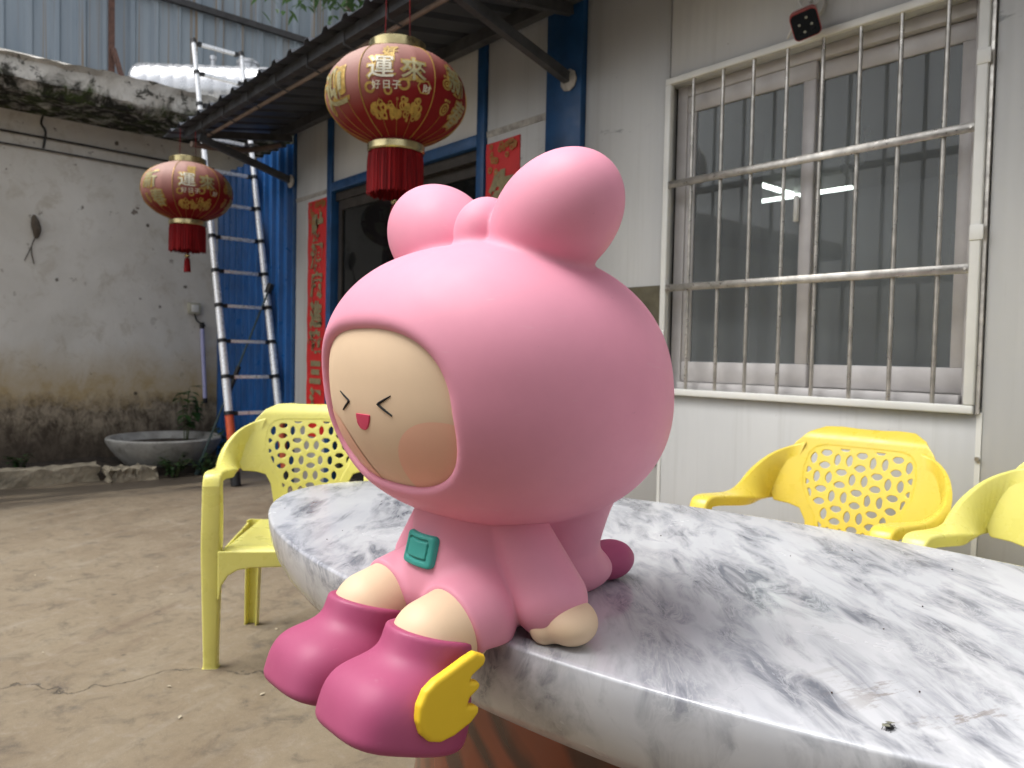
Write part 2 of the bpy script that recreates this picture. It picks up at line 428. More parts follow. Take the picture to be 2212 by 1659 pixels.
# ------------------------------------------------------------------ table
def marble(name):
    N = NT(name); v = N.co(rot=(0, 0, math.radians(48)), scale=(.85, 2.5, 1.5))
    w = N.noise(v, 2.2, 5, .6, .8)
    d = N.n('ShaderNodeVectorMath', operation='MULTIPLY_ADD'); N.set(d.inputs[0], N.n('ShaderNodeTexNoise', Vector=v, Scale=3.0, Detail=3.0).outputs['Color'])
    d.inputs[1].default_value = (.36, .2, .3); N.set(d.inputs[2], v)
    v2 = d.outputs[0]
    a = N.noise(v2, 5.4, 6, .60, .3); b = N.noise(v2, 13, 5, .65, .6)
    blot = N.ramp(a, [(.45, 0), (.52, .45), (.61, 1)])
    fine = N.ramp(b, [(.40, 0), (.75, 1)])
    vein = N.ramp(N.math('ABSOLUTE', N.math('SUBTRACT', N.noise(v2, 7.5, 6, .7, 1.0), .5)), [(0, 1), (.018, .35), (.05, 0)])
    f = N.math('MULTIPLY', blot, N.math('ADD', N.math('MULTIPLY', fine, 1.1), .42), True)
    col = N.mix(f, (.60, .61, .63), (.17, .18, .21))
    col = N.mix(N.math('MULTIPLY', N.ramp(w, [(.42, 0), (.65, 1)]), .45), col, (.42, .44, .49))
    col = N.mix(N.math('MULTIPLY', vein, N.math('MULTIPLY', blot, .55), True), col, (.64, .65, .67))
    s = N.noise(N.co(scale=(6, 1.2, 1), rot=(0, 0, .4)), 9, 6, .75); x, y, z = N.xyz()
    r = N.math('POWER', N.math('ADD', N.math('POWER', N.math('MULTIPLY', N.math('SUBTRACT', x, .47), 7.0), 2.0), N.math('POWER', N.math('MULTIPLY', N.math('ADD', y, .28), 11.0), 2.0)), .5)
    scuff = N.math('MULTIPLY', N.ramp(s, [(.56, 0), (.62, 1)]), N.math('SUBTRACT', 1.0, r, True), True)
    col = N.mix(N.math('MULTIPLY', scuff, .75), col, (.20, .15, .11))
    N.p(Base_Color=col, Roughness=N.ramp(N.noise(N.co(), 6, 4), [(.3, .16), (.7, .30)]), Specular_IOR_Level=.5, Coat_Weight=.45, Coat_Roughness=.10)
    return N.m
def woodgrain(name):
    N = NT(name); v = N.co(scale=(1, 1, .35), rot=(0.35, .5, 0)); n = N.noise(v, 3, 5, .6, 1.2)
    wv = N.n('ShaderNodeTexWave', wave_type='BANDS', bands_direction='X'); N.set(wv.inputs['Vector'], v); wv.inputs['Scale'].default_value = 2.2; wv.inputs['Distortion'].default_value = 14; wv.inputs['Detail'].default_value = 4; wv.inputs['Detail Scale'].default_value = 1.3
    col = N.mix(N.ramp(wv.outputs['Fac'], [(.0, 0), (.25, .2), (.8, 1)]), (.010, .004, .003), (.20, .036, .009))
    col = N.mix(N.math('MULTIPLY', n, .4), col, (.22, .06, .018))
    N.p(Base_Color=col, Roughness=.12, Specular_IOR_Level=.25, Coat_Weight=.25, Coat_Roughness=.04); return N.m
M_MARBLE, M_WOOD = marble('printed marble'), woodgrain('glossy dark wood')
TC, TA, TB, TR, TN = (-.778, 1.034), 1.003, .464, .116, 1.97
table = thing('dining_table', 'long oval table with grey-veined white marble top on a glossy dark wood drum', 'table', (TC[0], TC[1], 0), TR)
def oval(a, b, z, n=160, e=TN):
    o = []
    for k in range(n):
        t = 2*math.pi*k/n; c, s = math.cos(t), math.sin(t)
        o.append((a*math.copysign(abs(c)**(2/e), c), b*math.copysign(abs(s)**(2/e), s), z))
    return o
rings = []
for ins, z in ((.20, .742), (.007, .742), (.0025, .7416), (.0, .7400), (-.001, .737), (.001, .715), (.006, .69), (.015, .665), (.028, .642), (.047, .62), (.072, .604), (.10, .599), (.12, .599), (.13, .606)):
    rings.append(oval(TA-ins, TB-ins, z))
V = [(0, 0, .742)]+[v for r in rings for v in r]; n = 160
F = [(0, 1+k, 1+(k+1) % n) for k in range(n)]
for i in range(len(rings)-1):
    F += [(1+i*n+k, 1+(i+1)*n+k, 1+(i+1)*n+(k+1) % n, 1+i*n+(k+1) % n) for k in range(n)]
F.append(tuple(1+(len(rings)-1)*n+k for k in range(n))[::-1])
top = mesh('table_top', V, F, M_MARBLE, table, 50)
rings = []
for sc, z in ((.62, .02), (.63, .06), (.585, .10), (.55, .30), (.56, .45), (.60, .54), (.645, .604)):
    rings.append(oval(TA*sc, TB*(sc+.02), z, 96))
rings = [oval(TA*.62, TB*.62, 0, 96)]+rings
V = [v for r in rings for v in r]; n = 96; F = []
for i in range(len(rings)-1): F += [(i*n+k, i*n+(k+1) % n, (i+1)*n+(k+1) % n, (i+1)*n+k) for k in range(n)]
F.append(tuple(range(n))[::-1]); F.append(tuple((len(rings)-1)*n+k for k in range(n)))
mesh('pedestal', V, F, M_WOOD, table, 40)
# ------------------------------------------------------------------ ground
def ground_mat():
    N = NT('worn concrete yard'); v = N.co(); x, y, z = N.xyz()
    big = N.noise(v, .55, 6, .6, .3); mid = N.noise(v, 3.2, 6, .65, .5)
    st = N.noise(N.co(scale=(4.5, .55, 1), rot=(0, 0, math.radians(-32))), 2.1, 6, .65, .6)
    fine = N.noise(v, 38, 5, .7); grit = N.noise(v, 190, 2, .6)
    col = N.mix(N.ramp(big, [(.35, 0), (.65, 1)]), (.170, .126, .080), (.258, .206, .138))
    col = N.mix(N.ramp(mid, [(.38, 0), (.7, .75)]), col, (.275, .228, .160))
    col = N.mix(N.ramp(st, [(.54, 0), (.74, .5)]), col, (.31, .27, .21))
    col = N.mix(N.ramp(st, [(.28, .55), (.42, 0)]), col, (.13, .085, .062))
    mo = N.noise(v, 9, 6, .72, .6); col = N.mix(N.ramp(mo, [(.30, .75), (.48, 0)]), col, (.105, .085, .065)); col = N.mix(N.ramp(mo, [(.55, 0), (.72, .55)]), col, (.33, .29, .235))
    spots = N.ramp(N.noise(v, 6.5, 5, .7, .2), [(.60, 0), (.72, .7)])
    col = N.mix(spots, col, (.11, .095, .08))
    vor = N.n('ShaderNodeTexVoronoi', feature='F1'); N.set(vor.inputs['Vector'], v); vor.inputs['Scale'].default_value = 7
    dots = N.math('MULTIPLY', N.ramp(vor.outputs['Distance'], [(.05, 1), (.10, 0)]), N.ramp(N.noise(v, 2.5, 2), [(.52, 0), (.6, .8)]))
    col = N.mix(dots, col, (.055, .045, .04))
    col = N.mix(N.math('MULTIPLY', fine, .42), col, (.15, .125, .10), 'MULTIPLY')
    col = N.mix(N.ramp(grit, [(.62, 0), (.78, .35)]), col, (.42, .38, .33))
    # crack: wandering line
    wob = N.math('ADD', N.math('MULTIPLY', N.noise(v, 2.6, 3, .6), .55), N.math('MULTIPLY', N.noise(v, 14, 4, .7), .10))
    ln = N.math('ABSOLUTE', N.math('SUBTRACT', N.math('ADD', x, N.math('MULTIPLY', y, -.60)), N.math('ADD', wob, -3.385)))
    crack = N.ramp(ln, [(.0015, 1), (.006, 0)])
    col = N.mix(N.math('MULTIPLY', crack, .8), col, (.045, .038, .03))
    # old wet and dirt band beside the kerb
    xs = N.math('ADD', x, N.math('MULTIPLY', N.math('SUBTRACT', N.noise(N.co(scale=(1, .35, 1)), 1.6, 5, .6, .4), .5), 1.5))
    wet = N.math('MULTIPLY', N.ramp(N.math('MULTIPLY', N.math('ADD', xs, 8.0), .25), [(.44, 1), (.555, 0)]), N.ramp(N.noise(N.co(scale=(1.5, .3, 1)), 3.4, 4, .6, .3), [(.40, .25), (.5, 1)]))
    col = N.mix(N.math('MULTIPLY', wet, .85), col, (.06, .05, .04))
    N.p(Base_Color=col, Roughness=N.mix(wet, N.ramp(mid, [(.3, .62), (.7, .9)]), (.42, .42, .42)), Specular_IOR_Level=.35)
    h = N.math('SUBTRACT', N.math('ADD', N.math('MULTIPLY', fine, .5), N.math('MULTIPLY', grit, .25)), N.math('MULTIPLY', crack, 2.0))
    N.bump(h, .45, .006)
    return N.m
tag(mesh('ground', [(-60, -60, 0), (60, -60, 0), (60, 60, 0), (-60, 60, 0)], [(0, 1, 2, 3)], ground_mat()), kind='structure')

# ------------------------------------------------------------------ old plaster wall with concrete ledge
def plaster_mat():
    N = NT('stained plaster'); v = N.co(); x, y, z = N.xyz()
    n1 = N.noise(v, 1.1, 6, .6, .4); n2 = N.noise(v, 5, 6, .7, .4); n3 = N.noise(v, 30, 4, .7)
    col = N.mix(N.ramp(n1, [(.3, 0), (.7, 1)]), (.56, .535, .48), (.72, .70, .65))
    col = N.mix(N.ramp(n2, [(.52, 0), (.72, .6)]), col, (.40, .35, .27))
    zz = N.math('ADD', z, N.math('MULTIPLY', N.math('SUBTRACT', N.noise(N.co(scale=(1, 1.6, .7)), 2.2, 6, .65), .5), .42))
    yel = N.ramp(N.math('MULTIPLY', zz, .5), [(.20, 0), (.27, 1), (.38, .75), (.56, 0)])
    col = N.mix(N.math('MULTIPLY', yel, N.ramp(n2, [(.25, .55), (.6, 1)])), col, (.42, .30, .13))
    zf = N.math('ADD', zz, N.math('MULTIPLY', N.math('SUBTRACT', n3, .5), .22))
    low = N.ramp(zf, [(.50, 1), (.66, 0)])
    lowc = N.mix(N.ramp(N.noise(N.co(scale=(1, 1, .6)), 12, 5, .75, .4), [(.38, 0), (.62, 1)]), (.085, .066, .048), (.36, .30, .22))
    lowc = N.mix(N.ramp(zf, [(.18, .8), (.42, 0)]), lowc, (.065, .05, .038))
    col = N.mix(low, col, lowc)
    dmp = N.ramp(N.noise(v, 7.5, 4, .6, .2), [(.66, 0), (.70, 1)])
    up = N.ramp(N.math('MULTIPLY', z, .3), [(.40, .25), (.80, 1)])
    col = N.mix(N.math('MULTIPLY', dmp, up), col, (.12, .09, .065))
    vor = N.n('ShaderNodeTexVoronoi', feature='F1'); N.set(vor.inputs['Vector'], v); vor.inputs['Scale'].default_value = 4.2
    ds = N.math('ADD', vor.outputs['Distance'], N.math('MULTIPLY', N.noise(v, 26, 3), .12))
    col = N.mix(N.ramp(ds, [(.115, .9), (.15, 0)]), col, (.07, .055, .04))
    N.p(Base_Color=col, Roughness=.9, Specular_IOR_Level=.2)
    N.bump(N.math('ADD', n2, N.math('MULTIPLY', n3, .5)), .5, .012)
    return N.m
def ledge_mat():
    N = NT('mossy old concrete'); v = N.co(); x, y, z = N.xyz()
    n1 = N.noise(v, 3.5, 6, .65, .6); n2 = N.noise(v, 11, 6, .75, .5); n3 = N.noise(v, 45, 4, .7)
    col = N.mix(N.ramp(n1, [(.35, 0), (.65, 1)]), (.40, .38, .34), (.66, .64, .59))
    zm = N.math('ADD', z, N.math('MULTIPLY', N.math('SUBTRACT', n1, .5), .55))
    moss = N.math('MULTIPLY', N.ramp(N.math('SUBTRACT', zm, 2.9), [(.19, 1), (.30, 0)]), N.ramp(n2, [(.30, .1), (.5, 1)]))
    mc = N.mix(N.ramp(N.noise(v, 7, 4), [(.45, 0), (.6, 1)]), (.022, .022, .018), (.045, .062, .018))
    col = N.mix(moss, col, mc)
    col = N.mix(N.ramp(n2, [(.54, 0), (.60, .9)]), col, (.045, .044, .036))
    N.p(Base_Color=col, Roughness=.95, Specular_IOR_Level=.15)
    N.bump(N.math('ADD', N.math('MULTIPLY', n2, 1.0), N.math('MULTIPLY', n3, .4)), .8, .03)
    return N.m
M_PLASTER, M_LEDGE = plaster_mat(), ledge_mat()
wall = thing('plaster_wall', 'tall stained white plaster wall with mossy concrete roof ledge behind the ladder', 'wall', (0, 0, 0))
mesh('wall', *box_vf((-7.95, -9, 0), (-7.75, 6.5, 3.085)), M_PLASTER, wall)
# ledge: an uneven slab edge
ys = np.linspace(-9, 6.5, 260); prof = [(-10.6, 3.075), (-7.6, 3.078), (-7.02, 3.08), (-6.965, 3.10), (-6.955, 3.16), (-6.965, 3.26), (-6.98, 3.33), (-7.02, 3.365), (-7.12, 3.372), (-10.6, 3.372)]
V = []; F = []
k_ = np.cumsum(rng.normal(0, 1, (len(ys), len(prof))), 0); k_ -= np.linspace(0, 1, len(ys))[:, None]*k_[-1]; k_ = np.clip(k_*.006, -.032, .032)+rng.normal(0, .006, k_.shape)
for i, yy in enumerate(ys):
    for j, (px, pz) in enumerate(prof):
        e = 1 if 2 <= j <= 7 else 0
        V.append((px+k_[i, j]*e, yy, pz+k_[i, (j+3) % len(prof)]*.8*e))
m_ = len(prof)
for i in range(len(ys)-1):
    F += [(i*m_+j, i*m_+(j+1) % m_, (i+1)*m_+(j+1) % m_, (i+1)*m_+j) for j in range(m_)]
F += [tuple(range(m_))[::-1], tuple((len(ys)-1)*m_+j for j in range(m_))]
mesh('ledge', V, F, M_LEDGE, wall, 40)

# kerb: three broken blocks at the wall foot, each a thing
M_KERB = plain('weathered kerb concrete', (.30, .26, .19), .92, var=.4, scale=9, bump=.7, bscale=26, bdist=.02)
def rough_block(name, lo, hi, mat, amp=.012, seg=(3, 14, 3), label=None, cat=None, group=None):
    bm = bmesh.new(); lo, hi = np.array(lo), np.array(hi)
    V, F = box_vf(lo, hi); vv = [bm.verts.new(v) for v in V]
    for f in F: bm.faces.new([vv[i] for i in f])
    for ax, n_ in enumerate(seg):
        for k in range(1, n_):
            co = lo.copy(); co[ax] = lo[ax]+(hi[ax]-lo[ax])*k/n_; no = [0, 0, 0]; no[ax] = 1
            bmesh.ops.bisect_plane(bm, geom=bm.verts[:]+bm.edges[:]+bm.faces[:], plane_co=co, plane_no=no)
    for v in bm.verts:
        if v.co.z > lo[2]+1e-4: v.co += Vector(rng.normal(0, amp, 3))
    me = bpy.data.meshes.new(name); bm.to_mesh(me); bm.free(); me.shade_smooth(); me.set_sharp_from_angle(angle=math.radians(35)); me.materials.append(mat)
    o = link(bpy.data.objects.new(name, me)); return tag(o, label, cat, group)
rough_block('kerb_block', (-6.98, -1.4, 0), (-6.78, .78, .11), M_KERB, .008, label='long weathered concrete kerb block running out of view along the plaster wall', cat='kerb', group='broken kerb blocks')
rough_block('kerb_block', (-6.98, .80, 0), (-6.78, 1.52, .125), M_KERB, .009, label='middle weathered kerb block with upright cracks left of the round planter', cat='kerb', group='broken kerb blocks')
rough_block('kerb_block', (-6.84, 1.55, 0), (-6.62, 1.92, .10), M_KERB, .012, label='short crumbling kerb block in front of the round planter', cat='kerb', group='broken kerb blocks')
M_SOIL = plain('dark wet soil', (.05, .038, .028), .95, var=.5, scale=12, bump=.9, bscale=30, bdist=.03)
rough_block('soil_bed', (-7.76, -6, -.01), (-6.8, 2.7, .055), M_SOIL, .014, (5, 40, 1)); tag(bpy.data.objects['soil_bed'], kind='structure')

# ------------------------------------------------------------------ grey steel hoarding far behind
def steel_mat():
    N = NT('weathered blue grey steel'); v = N.co(); x, y, z = N.xyz()
    n1 = N.noise(N.co(scale=(1, 1, .15)), 3, 5, .6)
    col = N.mix(N.ramp(n1, [(.3, 0), (.7, 1)]), (.20, .245, .29), (.29, .335, .375))
    st = N.noise(N.co(scale=(1, 13, .10)), 1.6, 4, .65)
    col = N.mix(N.ramp(st, [(.54, 0), (.63, .9)]), col, (.23, .16, .09))
    col = N.mix(N.ramp(N.noise(N.co(scale=(1, 30, .05)), 2, 3), [(.6, 0), (.8, .4)]), col, (.42, .46, .48))
    N.p(Base_Color=col, Roughness=.5, Metallic=.15); N.bump(n1, .1, .01); return N.m
M_STEEL = steel_mat(); M_RUST = plain('rusty brown steel', (.11, .055, .04), .8, var=.4, scale=20, bump=.4)
M_DARK = plain('dark painted steel', (.035, .034, .036), .6, var=.3)
def corrugated(A, B, z0, z1, pitch, depth, normal, flat=.55):
    """profiled sheet from A to B (x, y), z0..z1; returns V, F (both faces share one skin with 1 mm thickness)"""
    A, B, nn = np.array(A, float), np.array(B, float), np.array(normal, float)
    L = np.linalg.norm(B-A); t = (B-A)/L; s = 0.0; pts = []
    while s < L:
        for ds, h in ((0, 0), (pitch*flat, 0), (pitch*(flat+.12), depth), (pitch*(flat+.30), depth), (pitch*(flat+.42), 0)):
            if s+ds < L and ds < pitch: pts.append((s+ds, h))
        s += pitch
    V = []; F = []
    for (a, h) in pts:
        p = A+t*a+nn*h; q = p-nn*.0015
        V += [(*p, z0), (*p, z1), (*q, z1), (*q, z0)]
    for i in range(len(pts)-1):
        a, b = i*4, (i+1)*4
        F += [(a, b, b+1, a+1), (a+2, b+2, b+3, a+3), (a+1, b+1, b+2, a+2), (a+3, b+3, b, a)]
    return V, F
hoard = thing('steel_hoarding', 'tall grey blue corrugated steel hoarding with rust streaks high behind the plaster wall', 'fence')
mesh('lower_sheet', *corrugated((-9.5, -5), (-9.5, 12), 4.08, 5.14, .25, .035, (1, 0), .60), M_STEEL, hoard)
mesh('upper_sheet', *corrugated((-9.56, -5), (-9.56, 12), 5.10, 7.6, .25, .035, (1, 0), .60), M_STEEL, hoard)
bar('rail', (-9.43, -5, 5.13), (-9.43, 12, 5.13), .06, .07, M_DARK, hoard)
bar('dark_gap_strip', (-9.42, -5, 3.72), (-9.42, 12, 3.72), .06, .70, M_DARK, hoard)  # dark strip added to stand for the black gap below the sheets
for yy in (-2.6, 2.21, 5.12, 8.2):
    bar('post', (-9.37, yy, 3.37), (-9.37, yy, 7.6), .055, .055, M_RUST, hoard, up=(1, 0, 0))
    bar('brace', (-9.33, yy+.01, 4.36), (-8.85, yy+.14, 3.37), .04, .04, M_RUST, hoard)

# water tank on the roof
M_INOX = plain('bright stainless', (.50, .51, .53), .30, metal=.6, var=.08, scale=6)
tk = thing('water_tank', 'ribbed stainless steel water tank lying on the roof behind the ladder top', 'tank', (-8.05, 2.95, 3.372))
ax_ = np.array((.62, .785, 0)); P = []; R_ = []
half = .92; rr = .285
for s_ in np.linspace(-1, 1, 260):
    a = s_*half; e = max(0, (abs(s_)-.86)/.14); rad = rr*math.sqrt(max(1e-3, 1-e**2.4)); rad *= 1+.018*abs(math.sin(a*24))*(e == 0)
    P.append(np.array((0, 0, .345))+ax_*a); R_.append(max(.02, rad))
V, F = tube_vf(P, R_, 40); mesh('body', V, F, M_INOX, tk, 60)
lathe('lid', [(.10, .60), (.10, .66), (.115, .665), (.115, .69), (.09, .71), (.0, .715)], M_INOX, tk, 24, True, 40, (.16, .2, 0))
lathe('vent', [(.024, .60), (.024, .70), (.036, .705), (.036, .74), (.012, .75)], M_INOX, tk, 14, True, 40, (-.06, -.08, 0))
for s_ in (-.6, .6):
    c = ax_*s_*half; n_ = np.array((-ax_[1], ax_[0], 0))
    bar('cradle', c-n_*.24+np.array((0, 0, .06)), c+n_*.24+np.array((0, 0, .06)), .05, .12, M_DARK, tk)
# ------------------------------------------------------------------ house
def panel_mat():
    N = NT('off white sandwich panel'); v = N.co(); x, y, z = N.xyz()
    n1 = N.noise(N.co(scale=(1, 1, .25)), 2.5, 5, .6); st = N.noise(N.co(scale=(14, 1, .35)), 1.4, 5, .65)
    col = N.mix(N.ramp(n1, [(.3, 0), (.7, 1)]), (.50, .505, .50), (.58, .582, .57))
    col = N.mix(N.ramp(st, [(.55, 0), (.75, .35)]), col, (.33, .32, .29))
    sm = N.math('MULTIPLY', N.ramp(N.noise(N.co(scale=(3, 1, 9)), 2.2, 5, .7, .5), [(.60, 0), (.68, .6)]), N.ramp(N.math('ABSOLUTE', N.math('SUBTRACT', z, 2.14)), [(.02, 1), (.09, 0)]))
    col = N.mix(sm, col, (.10, .11, .12))
    lowd = N.math('MULTIPLY', N.ramp(z, [(.05, .6), (.5, 0)]), n1); col = N.mix(lowd, col, (.28, .24, .19))
    sp = N.ramp(N.noise(v, 55, 3, .7), [(.735, 0), (.77, .75)]); col = N.mix(sp, col, (.14, .11, .09))
    N.p(Base_Color=col, Roughness=N.ramp(n1, [(.3, .36), (.7, .55)]), Specular_IOR_Level=.4)
    N.bump(N.math('SINE', N.math('MULTIPLY', x, 140.0)), .08, .004)
    return N.m
M_PANEL = panel_mat()
M_BLUE = plain('blue painted steel', (.008, .058, .165), .45, var=.25, scale=7, bump=.1)
M_TRIM = plain('white plastic trim', (.74, .74, .70), .45, var=.08, scale=6)
M_SASH = plain('white pvc sash', (.52, .50, .49), .4, var=.08)
M_BRUSH = plain('brushed stainless', (.50, .475, .43), .36, metal=.8, var=.28, scale=22)
M_ALU = plain('bronze aluminium', (.055, .048, .042), .4, metal=.4, var=.2)
M_ROOM = plain('dim grey room', (.14, .14, .135), .9, var=.15)
M_TAPE = plain('bare seam sealant', (.36, .34, .31), .8, var=.35, scale=30, bump=.5)
def glass_mat(name, tint=.75, refl=1.0, d0=.14, d1=.30):
    N = NT(name); t = N.t
    tr = N.n('ShaderNodeBsdfTransparent'); tr.inputs[0].default_value = (tint*.96, tint, tint*.98, 1)
    gl = N.n('ShaderNodeBsdfGlossy'); gl.inputs['Roughness'].default_value = .02; gl.inputs[0].default_value = (refl, refl, refl, 1)
    fr = N.n('ShaderNodeFresnel'); fr.inputs[0].default_value = 1.52
    mx = N.n('ShaderNodeMixShader'); N.set(mx.inputs[0], fr.outputs[0]); N.set(mx.inputs[1], tr.outputs[0]); N.set(mx.inputs[2], gl.outputs[0])
    dif = N.n('ShaderNodeBsdfDiffuse'); dif.inputs[0].default_value = (.40, .43, .44, 1)
    m2 = N.n('ShaderNodeMixShader'); v = N.co(scale=(1, 1, .4)); N.set(m2.inputs[0], N.ramp(N.noise(v, 4, 5, .6), [(.3, d0), (.75, d1)]))
    N.set(m2.inputs[1], mx.outputs[0]); N.set(m2.inputs[2], dif.outputs[0]); t.links.new(m2.outputs[0], N.out.inputs[0]); return N.m
M_GLASS = glass_mat('milky window glass', .62, .6, .20, .36); M_DGLASS = glass_mat('dark door glass', .25, .6, .01, .03)  # grey diffuse veil stands in for milky reflections on the window panes
YW = 2.72
house = thing('house', 'single storey house of off-white panels with blue columns behind the table', 'house')
WX0, WX1, WZ0, WZ1 = -2.10, -.87, .945, 2.27
def pan(x0, x1, z0, z1): return box('wall_panel', (x0+.003, YW, z0), (x1-.003, YW+.06, z1), M_PANEL, house, .003, 1)
pan(-5.80, -5.25, 0, 3.3); pan(-3.38, -2.87, 0, 3.3); pan(-2.62, -2.11, 0, 3.3)
pan(-2.11, -.845, 0, WZ0); pan(-2.11, -.845, WZ1, 3.3); pan(-.845, .40, 0, 3.3); pan(.40, 1.65, 0, 3.3); pan(1.65, 2.9, 0, 3.3); pan(2.9, 4.1, 0, 3.3)
for i in range(3): pan(-5.18+i*.59, -5.18+(i+1)*.59, 2.335, 3.3)
for x in (-2.11, -.845, .40): box('seam_strip', (x-.008, YW-.004, 0), (x+.008, YW-.0005, .93 if x < -.8 and x > -2.2 else 3.3), M_TRIM, house)
box('column', (-2.87, YW-.03, 0), (-2.62, YW+.09, 3.3), M_BLUE, house, .006)
box('corner_post', (-5.845, YW-.012, 0), (-5.80, YW+.10, 3.3), M_BLUE, house, .004)
box('door_jamb', (-5.25, YW-.02, 0), (-5.18, YW+.08, 3.3), M_BLUE, house, .004)
box('door_jamb', (-3.45, YW-.02, 0), (-3.38, YW+.08, 3.3), M_BLUE, house, .004)
box('lintel', (-5.178, YW-.018, 2.265), (-3.452, YW+.075, 2.333), M_BLUE, house, .004)
box('sealant_strip', (-3.376, YW-.004, 2.30), (-2.875, YW-.001, 2.335), M_TAPE, house); box('sealant_strip', (-5.80, YW-.004, 2.27), (-5.255, YW-.001, 2.30), M_TAPE, house)
# back, side walls, roof and room
box('rear_wall', (-5.80, 7.2, 0), (4.1, 7.3, 3.3), M_ROOM, house); box('side_wall', (-5.80, YW+.062, 0), (-5.74, 7.2, 3.3), M_PANEL, house); box('side_wall', (4.0, YW+.062, 0), (4.1, 7.2, 3.3), M_PANEL, house)
box('ceiling', (-5.73, YW+.1, 2.72), (3.98, 7.19, 2.78), M_ROOM, house); box('partition', (-3.10, YW+.08, 0), (-3.02, 5.0, 2.715), M_ROOM, house)
box('floor_slab', (-5.73, YW+.1, .005), (3.98, 7.19, .05), M_ROOM, house)
box('roof', (-5.95, YW-.0, 3.305), (4.3, 7.5, 3.36), M_DARK, house)
# sliding door leaves
door = box('door_frame', (-5.178, YW+.02, 2.20), (-3.452, YW+.07, 2.262), M_ALU, house)
for i, (x0, x1, y) in enumerate(((-5.15, -4.30, .03), (-4.33, -3.47, .065))):
    d = box('door_leaf', (x0, YW+y, .05), (x0+.05, YW+y+.03, 2.198), M_ALU, house)
    box('stile', (x1-.05, YW+y, .05), (x1, YW+y+.03, 2.198), M_ALU, d); box('rail', (x0+.05, YW+y, .05), (x1-.05, YW+y+.03, .16), M_ALU, d); box('rail', (x0+.05, YW+y, 2.13), (x1-.05, YW+y+.03, 2.198), M_ALU, d)
    box('pane', (x0+.05, YW+y+.012, .16), (x1-.05, YW+y+.016, 2.13), M_DGLASS, d)
# window
win = box('window', (WX0, YW+.05, WZ0), (WX0+.05, YW+.10, WZ1), M_SASH, house)
def wbox(n, lo, hi, m=M_SASH, bv=.003): return box(n, lo, hi, m, win, bv, 1)
wbox('frame_side', (WX1-.05, YW+.05, WZ0), (WX1, YW+.10, WZ1)); wbox('frame_top', (WX0+.05, YW+.05, WZ1-.045), (WX1-.05, YW+.10, WZ1)); wbox('frame_sill', (WX0+.05, YW+.03, WZ0), (WX1-.05, YW+.10, WZ0+.035))
XM = -1.485
for (x0, x1, y) in ((WX0+.05, XM+.02, .055), (XM-.02, WX1-.05, .085)):
    wbox('sash_rail', (x0, YW+y, WZ0+.037), (x1, YW+y+.026, WZ0+.125)); wbox('sash_rail', (x0, YW+y, WZ1-.115), (x1, YW+y+.026, WZ1-.047))
    wbox('sash_stile', (x0, YW+y+.001, WZ0+.125), (x0+.042, YW+y+.025, WZ1-.115)); wbox('sash_stile', (x1-.05, YW+y+.001, WZ0+.125), (x1, YW+y+.025, WZ1-.115))
    box('pane', (x0+.042, YW+y+.011, WZ0+.125), (x1-.05, YW+y+.015, WZ1-.115), M_GLASS, win)
wbox('handle', (XM-.045, YW+.035, 1.62), (XM-.028, YW+.054, 1.72), M_TRIM)
# security grille: plastic trunking border, two flat bars, eight round bars
gr = box('window_grille', (WX0-.012, YW-.028, WZ1-.002), (WX1+.012, YW-.002, WZ1+.026), M_TRIM, house, .004)
box('border', (WX0-.012, YW-.028, WZ0-.022), (WX1+.012, YW-.002, WZ0+.006), M_TRIM, gr, .004)
box('border', (WX0-.012, YW-.0285, WZ0+.0065), (WX0+.018, YW-.002, WZ1-.0025), M_TRIM, gr, .004); box('border', (WX1-.018, YW-.0285, WZ0+.0065), (WX1+.014, YW-.002, WZ1-.0025), M_TRIM, gr, .004)
for x in (-1.972, -1.827, -1.688, -1.545, -1.405, -1.265, -1.126, -.982):
    lean = rng.normal(0, .0015); tube('round_bar', [(x+lean, YW-.014, WZ0+.005), (x, YW-.014, 1.6), (x-lean, YW-.014, WZ1)], .0075, M_BRUSH, gr, 12)
for z in (1.388, 1.835):
    box('flat_bar', (WX0+.016, YW-.030, z-.0155), (WX1-.016, YW-.0245, z+.0155), M_BRUSH, gr, .0015, 1)
    for x in (WX0+.026, WX1-.026): mesh('screw', *tube_vf([(x, YW-.0305, z), (x, YW-.034, z)], .0045, 8), M_BRUSH, gr)
for (x, z) in ((WX0-.002, 1.18), (WX1+.002, 1.50), (WX1+.002, 2.05)): box('trunking_joint', (x-.020, YW-.032, z-.024), (x+.020, YW-.027, z+.024), M_TRIM, gr, .002)
box('trunking', (WX1+.016, YW-.014, WZ0-.02), (WX1+.026, YW-.001, 3.2), M_BRUSH, gr)
mesh('screw', *tube_vf([(-.845, YW-.005, .78), (-.845, YW-.011, .78)], .008, 10), M_BRUSH, house)
M_BROWN = plain('brown board', (.10, .088, .055), .8, var=.25)
box('notice_board', (-2.60, YW-.008, .60), (-2.125, YW-.002, 1.405), M_BROWN, house)
